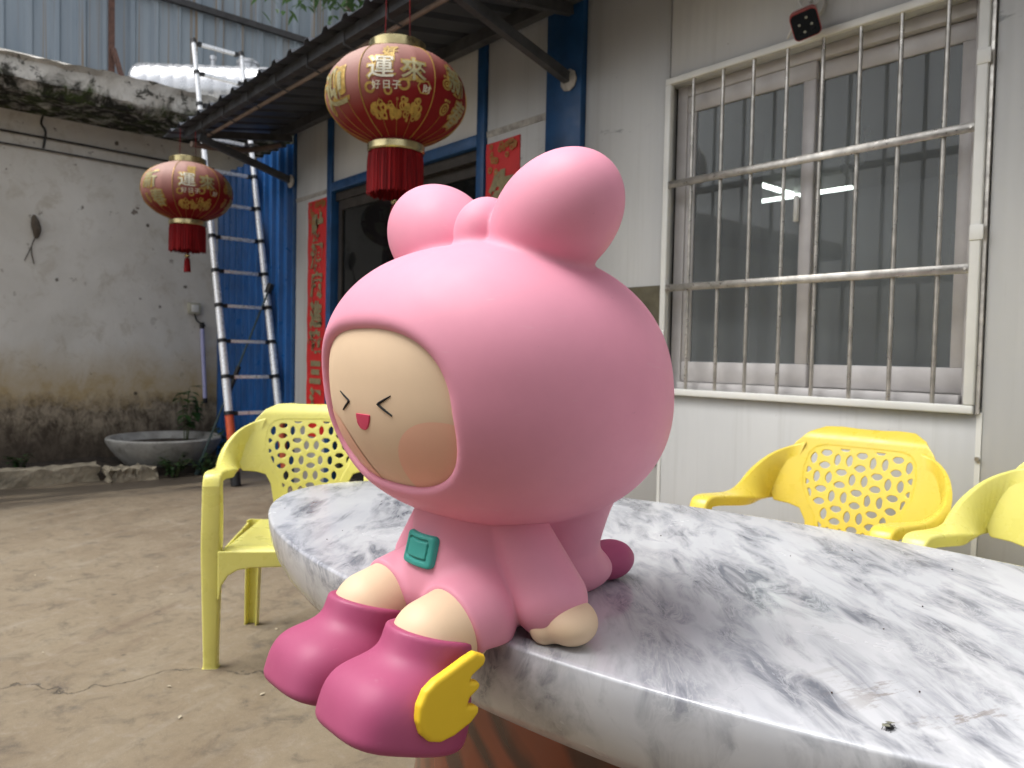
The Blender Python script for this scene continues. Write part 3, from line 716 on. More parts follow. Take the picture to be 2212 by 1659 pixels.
# lit ceiling tubes inside
def emis(name, col, s):
    N = NT(name); N.p(Base_Color=(.9, .9, .9), Emission_Color=col, Emission_Strength=s); return N.m
M_TUBE = emis('lit tube', (.93, 1, .97), 9.0)
for nm, lo, hi, lb in (('ceiling_light', (-3.575, 5.40, 2.56), (-3.525, 6.36, 2.585), 'lit white tube lamp running away from the window inside the room'),
                       ('ceiling_light', (-4.02, 6.39, 2.55), (-3.03, 6.44, 2.575), 'lit white tube lamp running across the room seen through the window')):
    t = thing(nm, lb, 'lamp', ((lo[0]+hi[0])/2, (lo[1]+hi[1])/2, lo[2]), 0, 'lit tubes in the room')
    c = ((lo[0]+hi[0])/2, (lo[1]+hi[1])/2, lo[2]); L = lambda p: tuple(a-b for a, b in zip(p, c))
    box('tube', L(lo), L(hi), M_TUBE, t, .006); box('housing', L((lo[0], lo[1], hi[2]+.001)), L((hi[0], hi[1], 2.719)), M_TRIM, t)

# blue corrugated wall left of the house
M_BLUEC = plain('blue corrugated sheet', (.010, .085, .27), .38, var=.22, scale=4, bump=.08)
bw = mesh('corrugated_wall', *corrugated((-7.75, 2.80), (-5.85, 2.80), 0, 2.80, .155, .030, (0, -1), .5), M_BLUEC)
tag(bw, 'deep blue corrugated steel wall behind the leaning ladder', 'wall')

# ------------------------------------------------------------------ awning
def roofmat():
    N = NT('awning sheet'); v = N.co(); n = N.noise(v, 4, 5, .6)
    N.p(Base_Color=N.mix(N.ramp(n, [(.3, 0), (.7, 1)]), (.034, .040, .052), (.060, .068, .082)), Roughness=.5, Metallic=.1); return N.m
M_ROOF = roofmat()
M_BEAM = plain('grey painted tube', (.055, .058, .064), .6, var=.35, scale=10, bump=.3)
M_PIPE = plain('dusty brown pipe', (.22, .17, .14), .8, var=.25)
aw = thing('awning', 'long dark corrugated steel awning on brackets above the door and window', 'awning')
EY, EZ, JY, JZ = 1.865, 2.735, 2.715, 2.885
pts = []; x = -6.36
while x < 3.2:
    pts += [(x, 0), (x+.135, 0), (x+.155, .026), (x+.19, .026), (x+.21, 0)] ; x += .21
pts = [p for i, p in enumerate(pts) if i == 0 or p[0] > pts[i-1][0]+1e-6]
V = []; F = []
for (px, h) in pts:
    for (yy, zz) in ((EY, EZ), (JY, JZ)):
        V += [(px, yy, zz+h), (px, yy, zz+h-.004)]
for i in range(len(pts)-1):
    a, b = i*4, i*4+4
    F += [(a, b, b+2, a+2), (a+1, a+3, b+3, b+1), (a, a+1, b+1, b), (a+2, b+2, b+3, a+3)]
mesh('roof_sheet', V, F, M_ROOF, aw)
sl = (JZ-EZ)/(JY-EY); zb = lambda y: EZ+(y-EY)*sl
bar('purlin', (-6.1, EY+.10, zb(EY+.10)-.035), (3.1, EY+.10, zb(EY+.10)-.035), .045, .06, M_BEAM, aw)
bar('purlin', (-6.1, JY-.06, zb(JY-.06)-.04), (3.1, JY-.06, zb(JY-.06)-.04), .06, .07, M_BEAM, aw)
tube('pipe', catmull([(-5.98, EY+.16, zb(EY+.1)-.085), (-5.0, EY+.165, zb(EY+.1)-.082), (-3, EY+.16, zb(EY+.1)-.085), (0, EY+.16, zb(EY+.1)-.085), (3, EY+.16, zb(EY+.1)-.085)], 20), .013, M_PIPE, aw)
for x in np.arange(-5.7, 3, .42):
    tube('clip', [(x, EY+.075, zb(EY)-.0), (x+.005, EY+.072, zb(EY)-.07), (x+.012, EY+.15, zb(EY)-.088)], .005, M_BEAM, aw, 6)
for x in (-5.83, -2.70, .45):
    b = bar('bracket', (x, YW-.035, 2.445), (x, YW-.14, 2.475), .04, .05, M_BEAM, aw)
    bar('strut', (x, YW-.14, 2.475), (x, EY+.10, 2.645), .04, .05, M_BEAM, b); bar('tie', (x+.002, YW-.035, 2.78), (x+.002, EY+.13, 2.672), .038, .05, M_BEAM, b)
    rough = lathe('mount', [(.05, 0), (.055, .01), (.03, .022)], M_TAPE, b, 9, True, 30); rough.rotation_euler = (math.radians(90), 0, 0); rough.location = (x, YW-.031, 2.44)
V, F = tube_vf(catmull([(-6.0, EY+.10, 2.63), (-6.02, 2.1, 2.635), (-5.99, 2.4, 2.665), (-5.97, 2.66, 2.75)], 14), .022, 6); mesh('end_tie', V, F, M_PIPE, aw, 40)
# ------------------------------------------------------------------ plastic armchairs
def plastic(name, col):
    N = NT(name); v = N.co(); n = N.noise(v, 5, 4)
    c_ = N.mix(N.ramp(n, [(.3, 0), (.7, 1)]), tuple(c*.90 for c in col), col)
    c_ = N.mix(N.ramp(N.noise(v, 32, 5, .75), [(.60, 0), (.78, .30)]), c_, tuple(c*.5 for c in col)); c_ = N.mix(N.ramp(N.noise(N.co(scale=(1, 1, 6)), 22, 4, .7), [(.66, 0), (.74, .18)]), c_, (.62, .58, .42))
    N.p(Base_Color=c_, Roughness=N.ramp(N.noise(v, 18, 4), [(.3, .22), (.7, .40)]), Specular_IOR_Level=.5)
    N.p(Subsurface_Weight=.12, Subsurface_Radius=(.02, .016, .004), Subsurface_Scale=.4)
    N.bump(N.noise(v, 300, 2), .04, .0006); return N.m
M_LEMON = plastic('pale lemon plastic', (.75, .70, .19)); M_YELLOW = plastic('strong yellow plastic', (.74, .575, .075))
half_o = [(.118, .385), (.128, .47), (.142, .545), (.165, .585), (.205, .597), (.250, .602), (.262, .625), (.254, .675), (.236, .73), (.212, .78), (.180, .816), (.140, .834), (.09, .836), (.04, .833)]
OUT = half_o+[(-a, b) for a, b in half_o[::-1]]
half_i = [(.100, .43), (.108, .50), (.122, .56), (.150, .61), (.172, .655), (.176, .71), (.168, .755), (.150, .777), (.12, .785)]
INN = half_i+[(-a, b) for a, b in half_i[::-1]]
def lens2(x, z, w, l):
    r = (w*w+l*l)/(2*w); return np.maximum(np.hypot(x-(r-w), z), np.hypot(x+(r-w), z))-r
def f_back(p):
    q = p[:, [0, 1]]; o = s_poly(q, OUT)-.008; i = s_poly(q, INN)
    th = np.where(i < 0, .0026, .0040); i0 = s_poly(q, INN)+.010
    pt = .0565; cx, cz = q[:, 0]/pt+.5, (q[:, 1]-.43)/pt; ix, iz = np.floor(cx), np.floor(cz); fx, fz = (cx-ix-.5)*pt, (cz-iz-.5)*pt
    odd = ((ix+iz) % 2) == 0
    a = np.where(odd, fx, fz); b = np.where(odd, fz, fx)
    hole = lens2(np.abs(a)-.0195, b, .0102, .0175)
    hole = np.maximum(hole, i0)
    return smax(smax(o, -hole, .0015), np.abs(p[:, 2])-th, .002)
def warp_back(V):
    u, v, w = V[:, 0], V[:, 1], V[:, 2]
    t = np.clip((v-.40)/.44, 0, 1.2)
    y = .195+.115*t-.55*u*u+.045*np.clip((np.abs(u)-.19)/.06, 0, 1)**2*0
    y = y+.030*np.clip((v-.800)/.045, 0, 1)**2
    y = y-.018*np.sin(np.clip(t, 0, 1)*math.pi)
    nx = 1.1*u; return np.stack([u+w*nx*.6, y-w, v+w*.25], 1)
BV, BQ = surface_nets(f_back, (-.285, .365, -.0075), (.285, .86, .0075), .0025, 1); BV = warp_back(BV)
def sweep(stations, n):
    """stations: centre(3), W(3), N(3), half width, lip, thickness"""
    S = np.array([list(c)+list(W)+list(Nn)+[h, L, t] for c, W, Nn, h, L, t in stations], float); S = catmull(S, n); V = []; F = []; m = 12
    for s in S:
        c, W, Nn, h, L, t = s[:3], s[3:6], s[6:9], s[9], s[10], s[11]; W = W/np.linalg.norm(W); Nn = Nn-W*(Nn@W); Nn /= np.linalg.norm(Nn); r = .007
        for a, b in ((-h, -L), (-h, -r), (-h+.3*r, -.3*r), (-h+r, 0), (h-r, 0), (h-.3*r, -.3*r), (h, -r), (h, -L), (h-t, -L), (h-t, -t), (-h+t, -t), (-h+t, -L)):
            V.append(c+W*a+Nn*b)
    for i in range(len(S)-1): F += [(i*m+k, (i+1)*m+k, (i+1)*m+(k+1) % m, i*m+(k+1) % m) for k in range(m)]
    F += [(0, 1, 2, 3, 10, 11), (3, 4, 9, 10), (4, 5, 6, 7, 8, 9)]; e = (len(S)-1)*m
    F += [tuple(e+k for k in f[::-1]) for f in ((0, 1, 2, 3, 10, 11), (3, 4, 9, 10), (4, 5, 6, 7, 8, 9))]
    return V, F
def mirror(vf): return [(-v[0], v[1], v[2]) for v in vf[0]], [f[::-1] for f in vf[1]]
ARM = [((.212, .238, .698), (-.33, .22, 1), (-.25, -1, .15), .100, .006, .005), ((.244, .224, .688), (-.24, .20, 1), (-.55, -.85, .15), .092, .007, .005), ((.266, .184, .675), (-.02, .16, 1), (-.85, -.5, .2), .076, .010, .005), ((.275, .135, .658), (.30, .08, .9), (-.9, -.15, .4), .056, .016, .005),
       ((.275, .075, .643), (.70, 0, .65), (-.65, 0, .75), .041, .024, .005), ((.272, -.01, .638), (.97, 0, .2), (-.2, 0, 1), .033, .030, .005),
       ((.269, -.11, .645), (1, 0, .03), (0, 0, 1), .032, .030, .005), ((.266, -.195, .652), (1, 0, 0), (0, -.15, 1), .031, .030, .005),
       ((.265, -.235, .643), (1, 0, 0), (0, -.75, .7), .030, .032, .005), ((.265, -.250, .610), (1, 0, 0), (0, -1, .08), .030, .036, .005)]
LEGF = [((.265, -.250, .610), (1, 0, 0), (0, -1, .08), .030, .036, .005), ((.266, -.250, .50), (1, 0, 0), (0, -1, 0), .031, .044, .005), ((.268, -.247, .40), (1, 0, 0), (0, -1, 0), .031, .046, .005),
        ((.270, -.238, .20), (1, 0, 0), (0, -1, 0), .027, .040, .005), ((.272, -.228, .02), (1, 0, 0), (0, -1, 0), .023, .036, .005), ((.272, -.228, 0), (1, 0, 0), (0, -1, 0), .027, .040, .006)]
LEGR = [((.198, .205, .405), (1, .25, 0), (.2, 1, 0), .030, .036, .005), ((.206, .205, .2), (1, .25, 0), (.2, 1, 0), .027, .034, .005), ((.212, .212, .0), (1, .25, 0), (.2, 1, 0), .025, .032, .005)]
armV, legfV, legrV = sweep(ARM, 30), sweep(LEGF, 26), sweep(LEGR, 12)
def seat_vf():
    nx, ny = 26, 24; V = []; F = []
    for s in (0, -.005):
        for j in range(ny+1):
            y = -.255+.455*j/ny
            for i in range(nx+1):
                a = -1+2*i/nx; wd = .236-.035*(j/ny); x = a*wd
                z = .405-.016*(1-a*a)*math.sin(math.pi*min(1, max(0, (y+.25)/.45)))
                z -= .030*max(0, (-.215-y)/.04)**2+.012*max(0, (abs(a)-.93)/.07)
                V.append((x, y, z+s))
    m = (nx+1)*(ny+1); g = lambda i, j, s: s*m+j*(nx+1)+i
    for j in range(ny):
        for i in range(nx):
            F.append((g(i, j, 0), g(i+1, j, 0), g(i+1, j+1, 0), g(i, j+1, 0))); F.append((g(i, j, 1), g(i, j+1, 1), g(i+1, j+1, 1), g(i+1, j, 1)))
    ed = [(i, 0) for i in range(nx)]+[(nx, j) for j in range(ny)]+[(i, ny) for i in range(nx, 0, -1)]+[(0, j) for j in range(ny, 0, -1)]
    for k in range(len(ed)):
        a, b = ed[k], ed[(k+1) % len(ed)]; F.append((g(*b, 0), g(*a, 0), g(*a, 1), g(*b, 1)))
    return V, F
ap_o = [(.242, .398), (.242, .24), (.236, .24), (.228, .285), (.208, .318), (.175, .337), (.13, .344), (.06, .346)]
APR = ap_o+[(-a, b) for a, b in ap_o[::-1]]
APV, APQ = surface_nets(lambda p: smax(s_poly(p[:, [0, 1]], APR), np.abs(p[:, 2])-.0028, .002), (-.26, .22, -.006), (.26, .42, .006), .003, 1)
APV = np.stack([APV[:, 0], -.252-.010*(1-(APV[:, 0]/.24)**2)+APV[:, 2], APV[:, 1]], 1)
def make_chair(mat, label, loc, rz):
    t = thing('plastic_armchair', label, 'chair', loc, rz, 'plastic armchairs round the table'); t.scale = (.995, 1.02, 1.025)
    npmesh('backrest', BV, BQ[:, ::-1], mat, t)
    for m_ in (0, 1):
        f = mirror if m_ else (lambda q: q)
        mesh('armrest', *f(armV), mat, t, 50); mesh('leg', *f(legfV), mat, t, 50); mesh('leg', *f(legrV), mat, t, 50)
        s = -1 if m_ else 1
        mesh('side_apron', *box_vf((min(s*.226, s*.232), -.215, .355), (max(s*.226, s*.232), .19, .398)), mat, t)
    mesh('seat', *seat_vf(), mat, t, 50); npmesh('apron', APV, APQ, mat, t); return t
make_chair(M_LEMON, 'pale lemon plastic armchair at the left end of the marble table', (-2.615, 1.262, 0), math.radians(57))
make_chair(M_YELLOW, 'deep yellow plastic armchair against the wall below the barred window', (-1.085, 2.175, 0), math.radians(2))
make_chair(M_LEMON, 'pale lemon plastic armchair cut off by the right edge of the picture', (-.45, 2.15, 0), math.radians(-3))

# ------------------------------------------------------------------ telescopic ladder
M_ALUM = plain('polished aluminium', (.82, .83, .84), .28, metal=.4, var=.03, scale=9, rvar=.03)
M_BLK = plain('black plastic', (.012, .012, .013), .5, var=.2); M_ORG = plain('orange plastic', (.55, .09, .03), .45, var=.15)
lad = thing('ladder', 'telescopic aluminium ladder with black collars leaning against the mossy ledge', 'ladder', (-5.955, 2.307, 0))
LT = np.array((-7.0, 2.307, 3.78))-np.array((-5.955, 2.307, 0)); LW = .423
def lp(t, s=0): return LT*t+np.array((0, s*LW, 0))
zs = [.0, .035, .155]+[.155+.0825*i for i in range(1, 11)]+[1.0]
for s in (0, 1):
    tube('foot', [lp(.0, s), lp(.028, s)], .040, M_BLK, lad, 14)
    tube('base_sleeve', [lp(.028, s), lp(.150, s)], .034, M_ORG, lad, 14)
    for i in range(11):
        t0, t1 = .150+.0773*i, .150+.0773*(i+1)
        tube('rail_section', [lp(t0+.004, s), lp(t1, s)], .0325-.0012*i, M_ALUM, lad, 16)
        tube('collar', [lp(t0-.004, s), lp(t0+.004, s)], .038-.0010*i, M_BLK, lad, 14)
for i in range(12):
    t = .150+.0773*i if i < 11 else .997; a, b = lp(t, 0), lp(t, 1); d = np.array((0, .034, 0)); st = np.array((0, .065, 0))
    r = bar('rung', a+st, b-st, .038, .026, M_ALUM, lad); bar('rung_end', a+d, a+st, .042, .032, M_BLK, r); bar('rung_end', b-st, b-d, .042, .032, M_BLK, r)
for s in (0, 1): tube('end_cap', [lp(.996, s), lp(1.006, s)], .026, M_BLK, lad, 12)

# ------------------------------------------------------------------ lanterns
def lantern_mat():
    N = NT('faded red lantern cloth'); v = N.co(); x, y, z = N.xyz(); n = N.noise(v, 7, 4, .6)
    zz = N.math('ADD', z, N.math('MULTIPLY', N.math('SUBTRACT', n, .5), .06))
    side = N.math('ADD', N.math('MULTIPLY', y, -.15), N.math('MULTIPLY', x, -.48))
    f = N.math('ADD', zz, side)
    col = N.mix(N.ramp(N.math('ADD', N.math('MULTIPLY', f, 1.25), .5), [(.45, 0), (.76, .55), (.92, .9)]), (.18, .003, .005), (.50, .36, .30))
    N.p(Base_Color=col, Roughness=.6, Specular_IOR_Level=.25); N.bump(N.noise(v, 160, 2), .1, .001); return N.m
M_LAN = lantern_mat(); M_GOLD = plain('gold foil', (.40, .25, .06), .42, metal=.7, var=.2, scale=20); M_BRASS = plain('brass band', (.52, .44, .23), .30, metal=.9, var=.15, scale=9)
M_GOLDP = plain('dull gold print', (.40, .26, .06), .5, metal=.3, var=.35, scale=60); M_WHITEP = plain('pale gold print', (.62, .58, .46), .5, var=.15); M_OLIVE = plain('faded gold print', (.36, .32, .17), .55, metal=.2, var=.2, scale=40)
def fringe_mat():
    N = NT('red silk fringe'); v = N.co(); x, y, z = N.xyz(); n = N.noise(N.co(scale=(60, 60, 1.2)), 3, 4, .7)
    N.p(Base_Color=N.mix(N.ramp(n, [(.35, 0), (.65, 1)]), (.07, .002, .004), (.30, .006, .008)), Roughness=.7, Specular_IOR_Level=.2); N.bump(n, .7, .004); return N.m
M_FRINGE = fringe_mat()
LR, LH = .312, .212
def lan_r(z):
    k = min(1, abs(z)/LH); return max(.118, LR*(1-k**2.15)**.52)
def lan_pt(th, z, off=.0):
    r = lan_r(z)*(1-.010*abs(math.sin(th*12)))+off; return (r*math.cos(th), r*math.sin(th), z)
def on_lantern(vf, th0, z0, sx, sz, off=.003):
    V, F = vf; out = []
    for v in V: out.append(lan_pt(th0+v[0]*sx/.28, z0+v[1]*sz, off))
    return out, F
def disc(x, y, r, n=12, inner=0.0):
    V = []; F = []
    for rr in ((inner, r) if inner else (0, r)):
        V += [(x+rr*math.cos(2*math.pi*k/n), y+rr*math.sin(2*math.pi*k/n), 0) for k in range(n)]
    return V, [(k, n+k, n+(k+1) % n, (k+1) % n) for k in range(n)]
G = {c: glyph_vf(c, .012, 3) for c in '好運來日子財迎新春'}
GB = {c: glyph_vf(c, .055, 3) for c in '好運來迎新春'}
def lantern(loc, rz, label, yi):
    t = thing('red_lantern', label, 'lantern', loc, rz, 'red lanterns hung from the awning')
    V = []; F = []; nt, nz = 192, 40; zz = [-LH*math.cos(math.pi*j/nz)*.985 for j in range(nz+1)]
    for z in zz:
        for k in range(nt): V.append(lan_pt(2*math.pi*k/nt, z))
    for j in range(nz): F += [(j*nt+k, j*nt+(k+1) % nt, (j+1)*nt+(k+1) % nt, (j+1)*nt+k) for k in range(nt)]
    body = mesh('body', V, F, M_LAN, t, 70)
    for k in range(24):
        th = 2*math.pi*k/24; big = k % 4 == 0
        rib = [lan_pt(th, z, .0012) for z in np.linspace(-.20, .20 if big else -.09, 22 if big else 10)]
        tube('rib', rib, .0026 if big else .0012, M_GOLD, body, 5)
    lathe('top_ring', [(.125, .198), (.127, .236), (.121, .240), (.114, .236), (.112, .2)], M_BRASS, t, 40, False)
    lathe('bottom_ring', [(.122, -.208), (.128, -.213), (.129, -.240), (.124, -.246), (.112, -.244)], M_BRASS, t, 40, False)
    V = []; F = []; nt = 260
    zend = [-.43+rng.normal(0, .006) for _ in range(nt)]; rj = [.121+.0022*math.sin(k*2.6)+.003*math.sin(k*.21)+rng.normal(0, .0012) for k in range(nt)]
    for j in range(7):
        for k in range(nt): a = 2*math.pi*k/nt; z = -.244+(zend[k]+.244)*j/6; r = rj[k]*(1+.02*j/6)-(.004 if j == 0 else 0); V.append((r*math.cos(a), r*math.sin(a), z))
    for j in range(6): F += [(j*nt+k, (j+1)*nt+k, (j+1)*nt+(k+1) % nt, j*nt+(k+1) % nt) for k in range(nt)]
    mesh('fringe', V, F, M_FRINGE, t, 60)
    tube('tassel_cord', [(0, 0, -.20), (0, 0, -.45)], .003, M_FRINGE, t, 6)
    lathe('tassel_bead', [(.004, -.478), (.018, -.47), (.02, -.46), (.014, -.452), (.004, -.446)], M_BRASS, t, 14)
    V, F = [], []; n_ = 26
    for j, z in enumerate((-.478, -.50, -.58)):
        for k in range(n_): a = 2*math.pi*k/n_; r = (.014, .019, .023)[j]*(1+.10*(k % 2)); V.append((r*math.cos(a), r*math.sin(a), z+(rng.normal(0, .004) if j == 2 else 0)))
    for j in range(2): F += [(j*n_+k, (j+1)*n_+k, (j+1)*n_+(k+1) % n_, j*n_+(k+1) % n_) for k in range(n_)]
    mesh('tassel', V, F, M_FRINGE, t, 60)
    for s in (-1, 1): tube('string', [(s*.055, .0, .236), (s*.052, .0, 2.668-loc[2])], .0022, M_FRINGE, t, 5)
    bar('string_rod', (-.118, 0, .222), (.118, 0, .222), .004, .004, M_BRASS, t)
    # printed panels: front (good luck) facing -y local, sides with big characters
    A = -math.pi/2
    for rep in range(3):
        A0 = A+rep*2*math.pi/3
        for ch, dx, z, s, o in (('好', -.030, .105, .068, .0025), ('運', -.062, .030, .108, .0025), ('來', .062, .030, .104, .0025)):
            V, F = on_lantern(GB[ch], A0+dx/.28, z, s, s, o); mesh('lettering', V, F, M_GOLDP, body)
            V, F = on_lantern(G[ch], A0+dx/.28, z, s*.96, s*.96, o+.0015); mesh('lettering', V, F, M_WHITEP if ch == '運' else (M_OLIVE if ch == '來' else M_GOLDP), body)
        for ch, dx, z, s in (('好', -.080, -.043, .036), ('日', -.040, -.043, .036), ('子', -.002, -.043, .036), ('財', .115, -.043, .034)):
            V, F = on_lantern(G[ch], A0+dx/.28, z, s, s, .003); mesh('lettering', V, F, M_WHITEP, body)
        r2 = np.random.default_rng(5); parts = []
        for k in range(64):
            x = r2.uniform(-.115, .115); y = -.060+.10*abs(x)+abs(r2.normal(0, .034))-.018; rad = r2.uniform(.005, .016)
            parts.append(disc(x, y, rad, 12, rad*r2.choice([0, .45, .6])))
        parts += [disc(.025, .045, .024, 18, .014), disc(-.035, .018, .017, 14, .009), disc(-.105, .03, .022, 14, .012), disc(.06, .075, .014, 14, .007), disc(.105, .045, .030, 6, .024)]
        mo = merge([on_lantern(p, A0, -.082, 1, 1, .0022+.0004*(i % 4)) for i, p in enumerate(parts)]); tag(mesh('ornament', *mo, M_GOLDP, body), kind='stuff')
        B0 = A0+math.pi/3
        for ch, dx, z, s in (('新', -.02, .035, .13), ('春', .03, -.090, .11)) if rep != yi else (('迎', .0, -.02, .17),):
            V, F = on_lantern(GB[ch], B0+dx/.28, z, s, s, .0025); mesh('lettering', V, F, M_GOLDP, body)
            V, F = on_lantern(G[ch], B0+dx/.28, z, s*.97, s*.97, .0042); mesh('lettering', V, F, M_OLIVE, body)
        parts = []
        for cx, cz in ((-.085, .0), (-.07, -.095)):
            parts += [disc(cx, cz, .024, 14, .016), disc(cx, cz, .012, 12, .005)]+[disc(cx+.012*k, cz+.032, .006, 6) for k in (-1, 0, 1)]
        tag(mesh('ornament', *merge([on_lantern(p, B0, 0, 1, 1, .0022) for p in parts]), M_GOLDP, body), kind='stuff')
    return t
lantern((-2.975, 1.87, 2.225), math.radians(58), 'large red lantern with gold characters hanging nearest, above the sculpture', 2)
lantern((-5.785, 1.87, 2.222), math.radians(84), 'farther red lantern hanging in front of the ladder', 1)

# ------------------------------------------------------------------ door couplets
def paper_mat():
    N = NT('red couplet paper'); v = N.co(); n = N.noise(v, 5, 5, .6); g = N.noise(v, 26, 4, .7)
    col = N.mix(N.ramp(n, [(.3, 0), (.7, 1)]), (.50, .010, .012), (.62, .016, .014)); N.p(Base_Color=col, Roughness=.45); N.bump(n, .25, .006); return N.m
M_PAPER = paper_mat(); M_CGOLD = plain('dull couplet gold', (.27, .225, .12), .55, metal=.25, var=.25, scale=40)
def couplet(x0, x1, z0, z1, text, label, sz, pitch, ztop):
    t = thing('door_couplet', label, 'banner', ((x0+x1)/2, YW, z0), 0, 'red door couplets'); w = (x1-x0)/2; n = 24; V = []; F = []
    for j in range(n+1):
        for i in range(5): V.append((-w+2*w*i/4, -.006-.0025*math.sin(j*1.7+i)-.0015, (z1-z0)*j/n))
    F = [(j*5+i, j*5+i+1, (j+1)*5+i+1, (j+1)*5+i) for j in range(n) for i in range(4)]
    V2 = [(a, -.001, c) for a, b, c in V]; m = len(V); F += [tuple(k+m for k in f[::-1]) for f in F]
    V += V2; 
    for j in range(n): F += [(j*5, (j+1)*5, (j+1)*5+m, j*5+m), (j*5+4+m, (j+1)*5+4+m, (j+1)*5+4, j*5+4)]
    F += [(i+1, i, i+m, i+1+m) for i in range(4)]+[(n*5+i, n*5+i+1, n*5+i+1+m, n*5+i+m) for i in range(4)]
    mesh('paper', V, F, M_PAPER, t, 60)
    for k, ch in enumerate(text):
        g = glyph_vf(ch, .07, 0); zc = ztop-k*pitch-z0
        mesh('lettering', [(v[0]*sz*.92+.05*sz*v[1], -.0125-.0004*(k % 2), zc+v[1]*sz) for v in g[0]], g[1], M_CGOLD, t)
    parts = []; r2 = np.random.default_rng(3)
    for k in range(34):
        x, z = r2.uniform(-w*.85, w*.85), (z1-z0)-abs(r2.normal(0, .055))-.012; r = r2.uniform(.008, .022); d = disc(x, z, r, 10, r*.45)
        if abs(x) > w*.25 or z > z1-z0-.06: parts.append(([(v[0], -.0122-.0003*(k % 5), v[1]) for v in d[0]], d[1]))
    tag(mesh('ornament', *merge(parts), plain('couplet ornament gold', (.36, .15, .035), .5, metal=.2), t), kind='stuff')
couplet(-5.574, -5.262, .42, 2.24, '財源廣進達三江', 'red door couplet with seven gold characters left of the doorway', .20, .222, 2.03)
couplet(-3.372, -3.09, .42, 2.262, '生意興隆通四海', 'red door couplet right of the doorway, mostly hidden behind the pink bow', .225, .235, 1.985)
# ------------------------------------------------------------------ stone bowl planter, weeds, tree
def bowl_mat():
    N = NT('old concrete bowl'); v = N.co(); n = N.noise(v, 6, 6, .65, .4); x, y, z = N.xyz()
    col = N.mix(N.ramp(n, [(.35, 0), (.65, 1)]), (.26, .255, .235), (.42, .41, .385))
    col = N.mix(N.ramp(N.noise(v, 16, 5, .7), [(.58, 0), (.7, .6)]), col, (.13, .12, .10))
    col = N.mix(N.math('MULTIPLY', N.ramp(z, [(.0, .8), (.14, 0)]), N.ramp(n, [(.4, .3), (.6, 1)])), col, (.05, .05, .03))
    N.p(Base_Color=col, Roughness=.92, Specular_IOR_Level=.2); N.bump(N.noise(v, 40, 4, .7), .5, .008); return N.m
bc = (-7.16, 2.13, .0)
pl = thing('stone_planter', 'wide round concrete bowl planter at the foot of the plaster wall', 'planter', bc)
lathe('bowl', [(.27, .0), (.30, .03), (.38, .12), (.44, .195), (.475, .255), (.48, .285), (.468, .297), (.44, .295), (.425, .28), (.40, .24), (.34, .21)], bowl_mat(), pl, 56, False)
V, F = lathe_vf([(.40, .232), (.30, .242), (.15, .24), (.01, .238)], 30, True); mesh('soil', V, F, M_SOIL, pl, 60)
def leaf_mat(name, a, b):
    N = NT(name); n = N.noise(N.co(), 9, 4); N.p(Base_Color=N.mix(N.ramp(n, [(.35, 0), (.65, 1)]), a, b), Roughness=.5, Subsurface_Weight=.05)
    tr = N.n('ShaderNodeBsdfTranslucent'); tr.inputs[0].default_value = (*b, 1); mx = N.n('ShaderNodeMixShader'); mx.inputs[0].default_value = .25
    N.set(mx.inputs[1], N.b.outputs[0]); N.set(mx.inputs[2], tr.outputs[0]); N.t.links.new(mx.outputs[0], N.out.inputs[0]); return N.m
M_LEAF = leaf_mat('leaf green', (.022, .060, .014), (.055, .125, .030)); M_LEAF2 = leaf_mat('weed green', (.018, .045, .014), (.045, .095, .025)); M_STEM = plain('green stem', (.07, .09, .03), .7)
def leaf_vf(base, d, L, W, up, droop=.25):
    base, d, up = np.array(base), np.array(d, float), np.array(up, float); d /= np.linalg.norm(d); s = np.cross(d, up); s /= np.linalg.norm(s)+1e-9; n = np.cross(s, d); V = []; F = []
    for i, (t, w) in enumerate(((0, .08), (.25, .8), (.5, 1), (.75, .7), (1, .03))):
        c = base+d*L*t-np.array((0, 0, 1))*droop*L*t*t
        V += [c-s*w*W/2+n*W*.12*w, c, c+s*w*W/2+n*W*.12*w]
    for i in range(4): F += [(i*3, i*3+1, i*3+4, i*3+3), (i*3+1, i*3+2, i*3+5, i*3+4)]
    return V, F
def plant(name, label, loc, h, stems, spread, L, W, r, mat, group, cat='plant'):
    t = thing(name, label, cat, loc, 0, group); sv = []; lv = []
    for k in range(stems):
        a = r.uniform(0, 2*math.pi); tip = np.array((math.cos(a)*spread*r.uniform(.3, 1), math.sin(a)*spread*r.uniform(.3, 1), h*r.uniform(.55, 1)))
        b0 = np.array((math.cos(a)*.02, math.sin(a)*.02, 0)); P = catmull([b0, b0*.5+tip*np.array((.3, .3, .55)), tip], 7)
        sv.append(tube_vf(P, np.linspace(.005, .002, 7), 5))
        for j in range(2, 7):
            for q in range(2):
                az = r.uniform(0, 2*math.pi); lv.append(leaf_vf(P[j], (math.cos(az), math.sin(az), r.uniform(-.1, .6)), L*r.uniform(.6, 1.1), W*r.uniform(.7, 1.1), (0, 0, 1), r.uniform(.2, .6)))
    mesh('stem', *merge(sv), M_STEM, t, 60); mesh('foliage', *merge(lv), mat, t, 60); return t
r = np.random.default_rng(11)
plant('leafy_seedling', 'tall drooping leafy seedling growing in the round planter', (bc[0]-.13, bc[1]+.22, .235), .62, 5, .16, .15, .055, r, M_LEAF, None)
for (x, y, h, st, sp, lb) in ((-6.66, 2.06, .20, 12, .17, 'dense green weed clump in front of the round planter, left one'), (-6.62, 2.30, .19, 10, .15, 'green weed clump beside the round planter near the thin pole'), (-6.98, 2.62, .34, 7, .14, 'taller weed clump squeezed between planter and blue wall'), (-7.3, 1.05, .14, 7, .12, 'low weed tuft in the soil bed behind the kerb')):
    plant('weed_clump', lb, (x, y, .0 if x > -6.8 else .05), h, st, sp, .06, .035, r, M_LEAF2, 'weeds at the wall foot')
